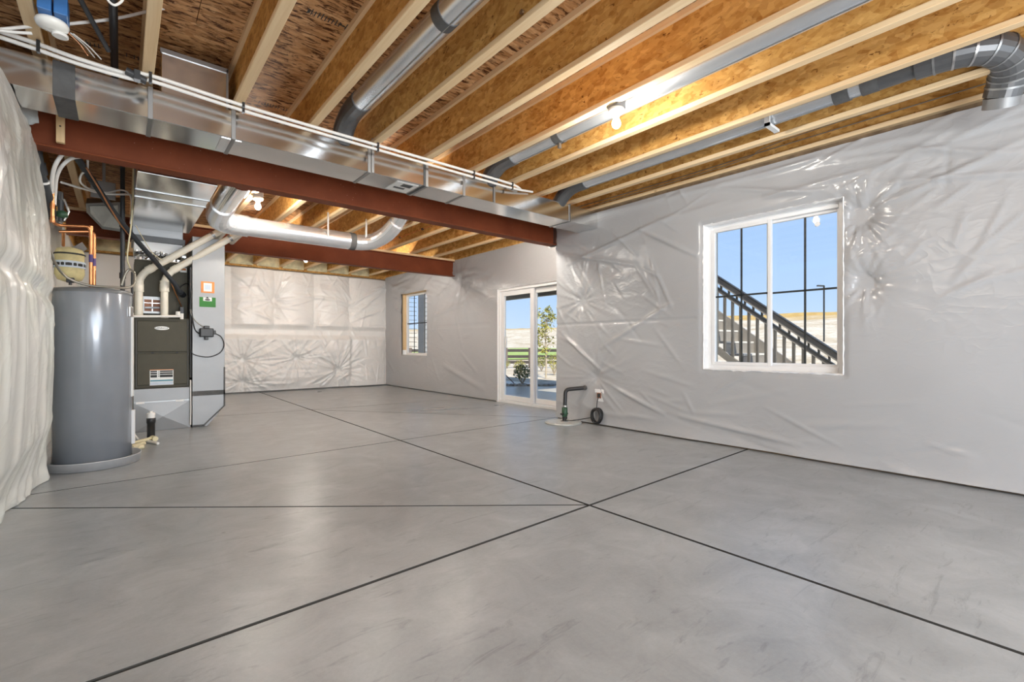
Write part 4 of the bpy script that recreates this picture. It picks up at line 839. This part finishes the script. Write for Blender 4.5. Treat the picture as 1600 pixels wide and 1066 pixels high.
# window 2
w2 = ring(MB(), 5.40, 5.46, H2[0]+.004, H2[1]-.004, H2[2]+.004, H2[3]-.004, .05).build('window_2', M['vinyl'], None, .004); tag(w2, 'small far window in the recessed wall with a wooden jamb', kind='structure')
pane('pane', w2, 5.43, H2[0]+.05, H2[1]-.05, H2[2]+.05, H2[3]-.05)
MB().box(5.318, 5.40, H2[1]-.012, H2[1]+.02, H2[2]+.12, H2[3]).build('wood_jamb', M['pine_up'], w2); MB().box(5.316, 5.40, H2[1]-.014, H2[1]+.02, H2[2], H2[2]+.12).build('plastic_patch', M['sheet_edge'], w2)
MB().box(5.316, 5.40, H2[0]-.02, H2[1]+.02, H2[3]-.012, H2[3]+.02).build('wood_header', M['pine'], w2); MB().box(5.30, 5.40, H2[0]-.02, H2[1]+.02, H2[2]-.02, H2[2]+.008).build('sill', M['vinyl'], w2); MB().box(5.316, 5.40, H2[0]-.02, H2[0]+.010, H2[2], H2[3]).build('reveal_liner', M['sheet_edge'], w2)
c = P(647.5, 500, 'x', 5.42).y; zc = P(647, 505.5, 'x', 5.42).z
MB().box(5.415, 5.422, c-.012, c+.012, H2[2]+.05, H2[3]-.05).build('grille_bar', M['pole'], w2); MB().box(5.415, 5.422, H2[0]+.05, H2[1]-.05, zc-.012, zc+.012).build('grille_bar', M['pole'], w2); c = P(664, 500, 'x', 5.42).y; MB().box(5.415, 5.422, c-.01, c+.01, H2[2]+.05, H2[3]-.05).build('grille_bar', M['pole'], w2)
# patio door
dr = ring(MB(), 5.305, 5.45, HD[0]+.004, HD[1]-.004, .0, HD[3]-.004, .045).build('door_1', M['vinyl'], None, .004); tag(dr, 'white sliding glass patio door', kind='structure')
ydm = P(835, 540, 'x', 5.37).y
ring(MB(), 5.33, 5.37, ydm-.02, HD[1]-.05, .05, HD[3]-.05, .085).build('door_panel', M['vinyl'], dr, .004); ring(MB(), 5.385, 5.425, HD[0]+.05, ydm+.06, .05, HD[3]-.05, .085).build('door_panel', M['vinyl'], dr, .004)
pane('pane', dr, 5.35, ydm+.06, HD[1]-.13, .13, HD[3]-.13); pane('pane', dr, 5.405, HD[0]+.13, ydm-.02, .13, HD[3]-.13)
hp = P(791, 535, 'x', 5.32); MB().box(5.30, 5.33, hp.y-.018, hp.y+.018, hp.z-.10, hp.z+.10).build('handle', M['white'], dr, .006)
MB().box(5.285, 5.31, HD[1]-.005, HD[1]+.03, 0, HD[3]+.03).box(5.285, 5.31, HD[0]-.03, HD[1]+.03, HD[3]-.005, HD[3]+.02).build('plastic_edge', M['sheet_edge'], dr)
# framed opening added behind the camera to let light in
for (nm, hb, ax, t) in (('added_opening', HB, 'y', YN - .12),):
    mb = MB(); n = 3
    def bb(a, b, c, d): mb.box(a, b, t-.03, t+.03, c, d) if ax == 'y' else mb.box(t-.03, t+.03, a, b, c, d)
    bb(hb[0], hb[0]+.06, hb[2], hb[3]); bb(hb[1]-.06, hb[1], hb[2], hb[3]); bb(hb[0], hb[1], hb[2], hb[2]+.06); bb(hb[0], hb[1], hb[3]-.06, hb[3])
    for i in (1, 2): xx = hb[0]+(hb[1]-hb[0])*i/3; bb(xx-.03, xx+.03, hb[2], hb[3])
    tag(mb.build(nm, M['vinyl'], None), 'wide framed opening added for light, out of view behind the photographer', kind='structure')

# ------------------------------------------------------------------ sump and outlet by the right wall
sc = P(880, 661, 'z', 0); sc.z = 0
sl = empty('sump_cover', sc, 'round grey sump pit lid in the floor by the right wall', 'lid')
MB().lathe([(.24, .0), (.245, .004), (.245, .014), (.238, .018), (.001, .020)], sc, 40).build('lid', M['lid'], sl)
for k in range(6): a = k*PI/3+.3; MB().lathe([(.010, .018), (.010, .026), (.001, .027)], sc+Vector((.215*math.cos(a), .215*math.sin(a), 0)), 8).build('bolt', M['steel'], sl)
MB().lathe([(.05, .019), (.05, .026), (.001, .027)], sc+Vector((.02, -.0, 0)), 20).build('flange', M['galv_dull'], sl)
py = sc.y; s0 = P(880, 658, 'y', py); s1 = P(884, 609, 'y', py); sx = sc.x + .02; top = s1.z
wx = P(915, 606, 'x', 4.755)
dp = empty('sump_discharge', (sx, py, .03), 'black sump discharge pipe with a green check valve, bending into the right wall', 'pipe')
MB().tube(round_path([(sx, py, .027), (sx+.03, py+.005, top), (wx.x+.01, wx.y, wx.z)], .05, 4), .026, 14).build('pipe', M['black'], dp)
zv = P(881, 648, 'y', py).z
MB().lathe([(.030, -.05), (.037, -.045), (.040, 0), (.037, .07), (.030, .075)], (sx+.008, py, zv+.02), 16).build('check_valve', M['green_valve'], dp)
for z in (zv-.045, zv+.11): MB().lathe([(.033, -.012), (.035, -.01), (.035, .01), (.033, .012)], (sx+.01, py, z), 16).build('hose_clamp', M['black'] if z < zv else M['steel'], dp)
MB().box(sx-.055, sx-.02, py-.02, py+.02, zv+.0, zv+.02).box(sx+.03, sx+.055, py-.02, py+.02, zv+.0, zv+.02).build('bolt_lug', M['black'], dp)
MB().lathe([(.030, 0), (.033, .002), (.033, .025), (.030, .027)], (wx.x-.03, wx.y, wx.z), 14, 'x').build('wall_collar', M['mastic'], dp)
oq = P(937.5, 618, 'x', 4.765); ol = empty('wall_outlet', oq, 'red brown electrical outlet box set in the plastic by the sump', 'outlet')
MB().box(4.748, 4.765, oq.y-.075, oq.y+.075, oq.z-.08, oq.z+.08).build('plastic_collar', M['sheet_edge'], ol, .006); MB().box(4.735, 4.755, oq.y-.035, oq.y+.03, oq.z-.035, oq.z+.035).build('outlet', M['brick'], ol, .006); MB().box(4.715, 4.738, oq.y-.03, oq.y+.005, oq.z-.02, oq.z+.03).build('plug', M['ink'], ol, .006)
cq = P(932, 650, 'x', 4.70); cc = empty('coiled_cord', cq, 'coil of black power cord hanging below the outlet', 'cord')
mb = MB()
for k in range(7):
    rr_ = .088 - .004*(k % 3); c0 = cq + Vector((.018*(k-3)/3, .008*math.sin(k*2), .006*math.cos(k*3)))
    mb.tube([c0 + Vector((.018*math.sin(a*1.0+k), rr_*math.cos(a)*.9, rr_*math.sin(a)*1.05)) for a in [2*PI*i/28 for i in range(29)]], .0075, 6, cap=False)
mb.build('coil', M['black'], cc)
MB().tube(smooth_path([Vector((4.72, oq.y-.012, oq.z-.02)), Vector((4.71, oq.y+.0, oq.z-.08)), cq+Vector((0, .0, .09))], 5), .006, 6).build('lead', M['black'], cc)
MB().tube(smooth_path([cq+Vector((0, .08, -.03)), P(910, 655, 'x', 4.70), P(895, 657, 'x', 4.4), Vector((sx+.05, py+.03, .03))], 5), .006, 6).build('lead', M['black'], cc)

# ------------------------------------------------------------------ floor drain standpipe and scraps by the furnace
fq = P(236, 688, 'z', 0); sp = empty('standpipe', fq, 'short black floor standpipe with a white cap in front of the furnace', 'pipe')
ht = P(236, 645, 'y', fq.y).z
MB().lathe([(.036, 0), (.036, ht*.62), (.041, ht*.63), (.041, ht*.80), (.034, ht*.82)], fq, 20).build('pipe', M['black'], sp); MB().lathe([(.037, ht*.80), (.038, ht*.98), (.030, ht), (.016, ht), (.016, ht*1.05), (.001, ht*1.06)], fq, 20).build('cap', M['white'], sp)
dl_ = empty('drain_line', P(225, 690, 'z', .03), 'cream plastic drain pipes lying on the floor beside the heater pan', 'pipe')
MB().tube([P(200, 695, 'z', .05), P(240, 684, 'z', .03)], .017, 10).build('pipe', M['cream'], dl_); MB().tube([P(234, 683, 'z', .03), P(243, 686, 'z', .03)], .026, 10).build('fitting', M['cream'], dl_)
MB().tube([P(205, 700, 'z', .05), P(224, 693, 'z', .03)], .024, 10).build('pipe', M['cream'], dl_); MB().tube([P(212, 700, 'z', .022), P(224, 698, 'z', .022)], .022, 10).build('fitting', M['cream'], dl_)
MB().tube([P(225, 688, 'z', .02), P(247, 693, 'z', .016)], .014, 10).build('white_pipe', M['pvc_white'], dl_); MB().tube([P(206, 674, 'z', .12), P(216, 687, 'z', .03)], .010, 8).build('white_pipe', M['pvc_white'], dl_)
# scraps of plastic and tape at the left, near the beam end
fp = MB(); n = 6; vs = []; fs = []
for i in range(n+1):
    for j in range(n+1):
        q = P(28 + 30*i/n + 4*j/n, 162 + 6*i/n + (40 - 2*i)*j/n, 'y', 4.55); vs.append((q.x, q.y + .03*random.random() - .05*j/n, q.z + .006*random.random()))
for i in range(n):
    for j in range(n): fs.append((i*(n+1)+j, (i+1)*(n+1)+j, (i+1)*(n+1)+j+1, i*(n+1)+j+1))
one('plastic_flap', fp.add(vs, fs, True), plastic('grey_flap', (.58, .60, .58), .35), 'loose grey plastic flap hanging by the left end of the near beam', 'plastic')
bl = empty('bridging_block', P(95, 200, 'y', 4.7), 'short upright pine block nailed in front of the near red beam', 'block')
q0 = P(88, 182, 'y', 4.695); q1 = P(102, 226, 'y', 4.695); MB().box(q0.x, q1.x, 4.66, 4.70, q1.z, 2.80).build('board', M['pine_up'], bl, .003)
q = P(94, 197, 'y', 4.658); MB().lathe([(.006, -.002), (.006, 0), (.001, .001)], (q.x, 4.66, q.z), 8, 'y').build('nail', M['ink'], bl)

# ------------------------------------------------------------------ outside
def gh(x, y):
    r = math.hypot(x, y); az = math.atan2(y, x); k = np.interp(az, [-.6, .1, .45, .75, .95, 1.3], [1.25, 1.25, 1.2, .95, .85, .85])
    h = np.interp(r * k, [0, 24, 32, 45, 62, 85, 120, 240], [0, 0, .55, .95, 2.3, 4.3, 4.9, 5.0]) * (1.15 if az < .5 else 1.0)
    return float(h) + (.25*float(vn(np.array(x*.12), np.array(y*.12), 90)) + .10*float(vn(np.array(x*.5), np.array(y*.5), 91)))*min(1, max(0, (r-24)/20)) - .015
gxs = list(np.linspace(5.55, 26, 34)) + list(np.linspace(28, 140, 60)); gys = list(np.linspace(-70, 140, 130))
mb = MB(); mb.v = [(x, y, gh(x, y)) for x in gxs for y in gys]; m_n = len(gys)
mb.f = [(i*m_n+j, (i+1)*m_n+j, (i+1)*m_n+j+1, i*m_n+j+1) for i in range(len(gxs)-1) for j in range(m_n-1)]; mb.sm = [True]*len(mb.f)
tag(mb.build('ground', M['ground']), 'pale gravel yard rising to a dry grass hill', kind='structure')
tag(MB().box(5.60, 8.6, 4.0, 11.2, -.05, .005).build('patio', M['patio']), 'grey concrete patio slab outside the sliding door', kind='structure')
# lawn strip (follows the rise)
mb = MB(); vs = []; fs = []; na = 40
for i in range(na+1):
    a = .62 + .5*i/na
    for r in np.linspace(28.5, 38, 8): x, y = r*math.cos(a), r*math.sin(a); vs.append((x, y, gh(x, y)+.05))
for i in range(na):
    for j in range(7): fs.append((i*8+j, i*8+j+1, (i+1)*8+j+1, (i+1)*8+j))
tag(mb.add(vs, fs, True).build('lawn', M['lawn']), 'strip of green lawn behind the brown fence', 'grass', kind='stuff')
# fence
A = P(790, 575, 'z', 0); B = P(829, 575, 'z', 0); dv = (B-A).normalized(); sp_len = (B-A).length
fn = empty('rail_fence', A, 'dark brown three rail fence across the yard beyond the patio door', 'fence')
pp = [A + dv*sp_len*k*2 if k else A for k in range(-3, 5)]
pp = [A - dv*4.4, A - dv*2.2, A, B, B + dv*2.0, B + dv*4.0, B + dv*6.0]
for p in pp: MB().box(p.x-.075, p.x+.075, p.y-.075, p.y+.075, -.02, .92).build('post', M['post'], fn, .008)
for p, q in zip(pp[:-1], pp[1:]):
    for z in (.26, .52, .80): MB().bar((p.x, p.y, z), (q.x, q.y, z), .04, .13).build('rail', M['fence'], fn)
# shrubs and tree
def leaves(n, gen, size, rnd):
    mb = MB()
    for _ in range(n):
        c = gen(); q = Quaternion((rnd.gauss(0,1), rnd.gauss(0,1), rnd.gauss(0,1), rnd.gauss(0,1))).normalized(); s_ = size*(.6+.8*rnd.random())
        mb.add([c + q @ Vector(v)*s_ for v in ((-1,0,0), (0,-.45,.1), (1,0,0), (0,.45,.1))], [(0,1,2,3)])
    return mb
def bush(name, base, h, w, n, mat, label, cat, size, stems=7):
    rnd = random.Random(int(base.x*100)); o = empty(name, base, label, cat); mb = MB()
    for k in range(stems):
        a = 2*PI*k/stems; mb.tube(smooth_path([base, base+Vector((math.cos(a)*w*.25, math.sin(a)*w*.25, h*.4)), base+Vector((math.cos(a)*w*.45, math.sin(a)*w*.45, h*.85))], 3), [.018*h]*3+[.012*h]*2+[.006*h]*2, 6)
    mb.build('stems', M['trunk'], o)
    def gen():
        while True:
            p = Vector((rnd.uniform(-1,1), rnd.uniform(-1,1), rnd.uniform(-1,1)))
            if .35 < p.length < 1: return base + Vector((p.x*w/2, p.y*w/2, h*.62 + p.z*h*.38))
    tag(leaves(n, gen, size, rnd).build('foliage', mat, o), kind='stuff'); return o
bush('shrub', P(816, 601, 'z', 0), .55, .50, 520, M['leaf_dark'], 'low dark green shrub on pale gravel just past the patio', 'shrub', .03)
bush('grass_clump', P(812, 588, 'z', 0), .55, .42, 260, M['leaf'], 'yellow green plant behind the low shrub', 'plant', .03)
bush('grass_clump', P(791, 576, 'z', 0), .35, .4, 160, M['leaf'], 'small yellow plant at the foot of the fence post', 'plant', .03)
bush('grass_clump', P(866, 586, 'z', 0), .75, .45, 300, M['leaf'], 'tall yellow green plant right of the young tree', 'plant', .035)
bush('grass_clump', P(846, 580, 'z', 0), .6, .5, 260, M['leaf'], 'yellow green plant left of the young tree', 'plant', .035)
bush('shrub', P(1126, 586, 'z', 0), .45, .8, 320, M['leaf_dark'], 'small green plant under the foot of the exterior stairs', 'shrub', .04)
tb = P(853, 591, 'z', 0); tr = empty('young_tree', tb, 'slim young tree with yellow green leaves in front of the fence', 'tree'); rnd = random.Random(3)
mb = MB().tube(smooth_path([tb, tb+Vector((.02, .01, .6)), tb+Vector((-.01, .0, 1.2)), tb+Vector((.02, 0, 1.9))], 4), [.03]*5+[.024]*4+[.014]*4, 8)
for k in range(9): z = .7+.13*k; a = k*2.4; mb.tube([tb+Vector((0,0,z)), tb+Vector((math.cos(a)*.26, math.sin(a)*.26, z+.25))], [.010, .004], 5)
mb.build('trunk', M['trunk'], tr)
clumps = [(rnd.uniform(-.26, .26)*(1-.3*k/14), rnd.uniform(-.26, .26)*(1-.3*k/14), .85 + 1.25*k/14, rnd.uniform(.11, .19)) for k in range(15)] + [(.03, .0, 2.16, .08), (.12, -.1, 1.95, .12)]
def gen_t():
    c = rnd.choice(clumps); v = Vector((rnd.gauss(0, .5), rnd.gauss(0, .5), rnd.gauss(0, .5)))*c[3]; return tb + Vector(c[:3]) + v
tag(leaves(900, gen_t, .045, rnd).build('foliage', M['leaf'], tr), kind='stuff')
# cobble edging at the end of the patio
cb = empty('cobble_edging', (8.3, 9.0, 0), 'row of rounded grey cobbles edging the patio', 'stones'); a = P(775, 604, 'z', 0); b = P(900, 604, 'z', 0)
for k in range(46):
    t = (k % 23)/22; p = a.lerp(b, t) + Vector((.64, .77, 0))*(.12 + .22*(k//23)); r_ = .05+.025*random.random()
    MB().lathe([(r_*.7, 0), (r_, r_*.3), (r_*.8, r_*.65), (.002, r_*.8)], p + Vector((random.uniform(-.03,.03), random.uniform(-.03,.03), 0)), 8).build('cobble', M['cobble'], cb)
tag(one('wood_stick', MB().bar(P(789, 585, 'z', .25), P(803, 599, 'z', .02), .02, .02), M['post'], 'dark stick leaning on the gravel left of the shrub', 'stick'))
# deck and exterior stairs
dk = empty('deck', (7.1, 8.0, 2.35), 'dark timber deck over the patio outside the sliding door', 'deck')
for k in range(20): x = 5.62 + .142*k; MB().box(x, x+.136, 5.5, 12.0, 2.72, 2.76).build('deck_board', M['stair'], dk)
MB().box(8.25, 8.40, 5.5, 12.0, 2.30, 2.52).build('beam', M['stair'], dk)
for k in range(16): y = 5.52+.43*k; MB().box(5.62, 8.42, y, y+.04, 2.52, 2.72).build('joist', M['stair'], dk)
for y in (5.6, 11.9): MB().box(8.26, 8.39, y-.07, y+.07, 0, 2.30).build('post', M['stair'], dk)
sw = empty('exterior_stairs', (7.5, 3, 0), 'dark outdoor stairs with baluster railings seen through the right window', 'stairs')
SL = .74
def rz(y): return 2.107 + (y-3.51)*SL            # top of the hand rail
def run(mb, x, y0, y1, off, w, h):
    return mb.bar((x, y0, rz(y0)+off), (x, y1, rz(y1)+off), w, h)
ya, yb = .62, 5.5
run(MB(), 8.02, ya, yb, -.98, .045, .26).build('stringer', M['stair'], sw)
x = 7.0
run(MB(), x, ya, yb, -.010, .09, .020).build('rail_cap', M['stair_dark'], sw); run(MB(), x, ya, yb, -.065, .045, .085).build('top_rail', M['stair_rail'], sw)
run(MB(), x, ya, yb, -.185, .06, .020).build('rail_cap', M['stair_dark'], sw); run(MB(), x, ya, yb, -.218, .04, .045).build('lower_rail', M['stair_rail'], sw)
run(MB(), x, ya, yb, -1.13, .045, .10).build('stringer', M['stair'], sw)
y = ya+.05
while y < yb:
    MB().box(x-.017, x+.017, y-.017, y+.017, rz(y)-1.12, rz(y)-.23).build('baluster', M['stair_bal'], sw)
    MB().box(x-.015, x+.015, y+.044, y+.066, rz(y+.055)-.18, rz(y+.055)-.10).build('spacer_block', M['stair_dark'], sw)
    y += .118
yy = .85; tz = rz(yy)-.93
while yy < 5.4:
    tz = rz(yy)-.93
    if tz > .05:
        MB().box(7.03, 7.99, yy-.02, yy+.27, tz-.035, tz).build('tread', M['tread'], sw); MB().box(7.03, 7.99, yy+.235, yy+.25, tz+.0, tz+.16).build('riser', M['stair'], sw)
    yy += .255
for x in (7.0,): MB().box(x-.05, x+.05, .56, .66, 0, rz(.6)+.06).build('newel_post', M['stair'], sw, .006)
# lamp post on the hill
p0 = P(1287.5, 535, 'z', 1.2); t = (p0-Vector((0,0,CH))).normalized(); pp = Vector((0,0,CH)) + (p0-Vector((0,0,CH)))*(38/ max(1, p0.length))
bp_ = Vector((pp.x, pp.y, gh(pp.x, pp.y))); dcam = .64*pp.x+.768*pp.y; ztop = CH + dcam*(HOR-447)/FPX
lp_ = empty('street_lamp', bp_, 'tall thin black street lamp on the dry slope seen through the window', 'lamp')
MB().tube([bp_, Vector((bp_.x, bp_.y, ztop))], .055, 10).build('pole', M['pole'], lp_); MB().bar(Vector((bp_.x, bp_.y, ztop)), Vector((bp_.x, bp_.y, ztop)) + Vector((-.28, .32, .03)), .16, .09).build('lamp_head', M['pole'], lp_)
# siding bay and lines for its reflection in the small window's glass
hb_ = empty('house_bay', (8.5, 13.2, 0), 'clapboard wall of the house, shade put into its grey colour, seen through the small far window', 'house')
hy = P(654.5, 500, 'x', 8.4).y
MB().box(8.42, 8.62, 11.1, hy, -.02, 4.2).build('wall', M['siding'], hb_)
for k in range(26): MB().add([(8.395, 11.1, .02+.16*k), (8.395, hy, .02+.16*k), (8.42, hy, .17+.16*k), (8.42, 11.1, .17+.16*k), (8.42, 11.1, .02+.16*k), (8.42, hy, .02+.16*k)], [(0,3,2,1), (0,1,5,4)]).build('clapboard', M['siding'], hb_)
MB().box(8.37, 8.62, hy-.42, hy, -.02, 4.2).build('corner_board', M['trimdark'], hb_)
ra = empty('reflection_lines', (7, 15.6, 0), 'fine dark lines added outside the small far window as siding reflected in its glass', 'fence')
for k in range(19): z = .2+.16*k; MB().tube([(6.9, 15.7, z), (8.35, 15.5, z)], .007, 5).build('wire', M['pole'], ra)  # thin bars standing in for siding laps reflected in the pane
MB().box(6.86, 6.92, 15.67, 15.73, 0, 3.25).build('post', M['pole'], ra)
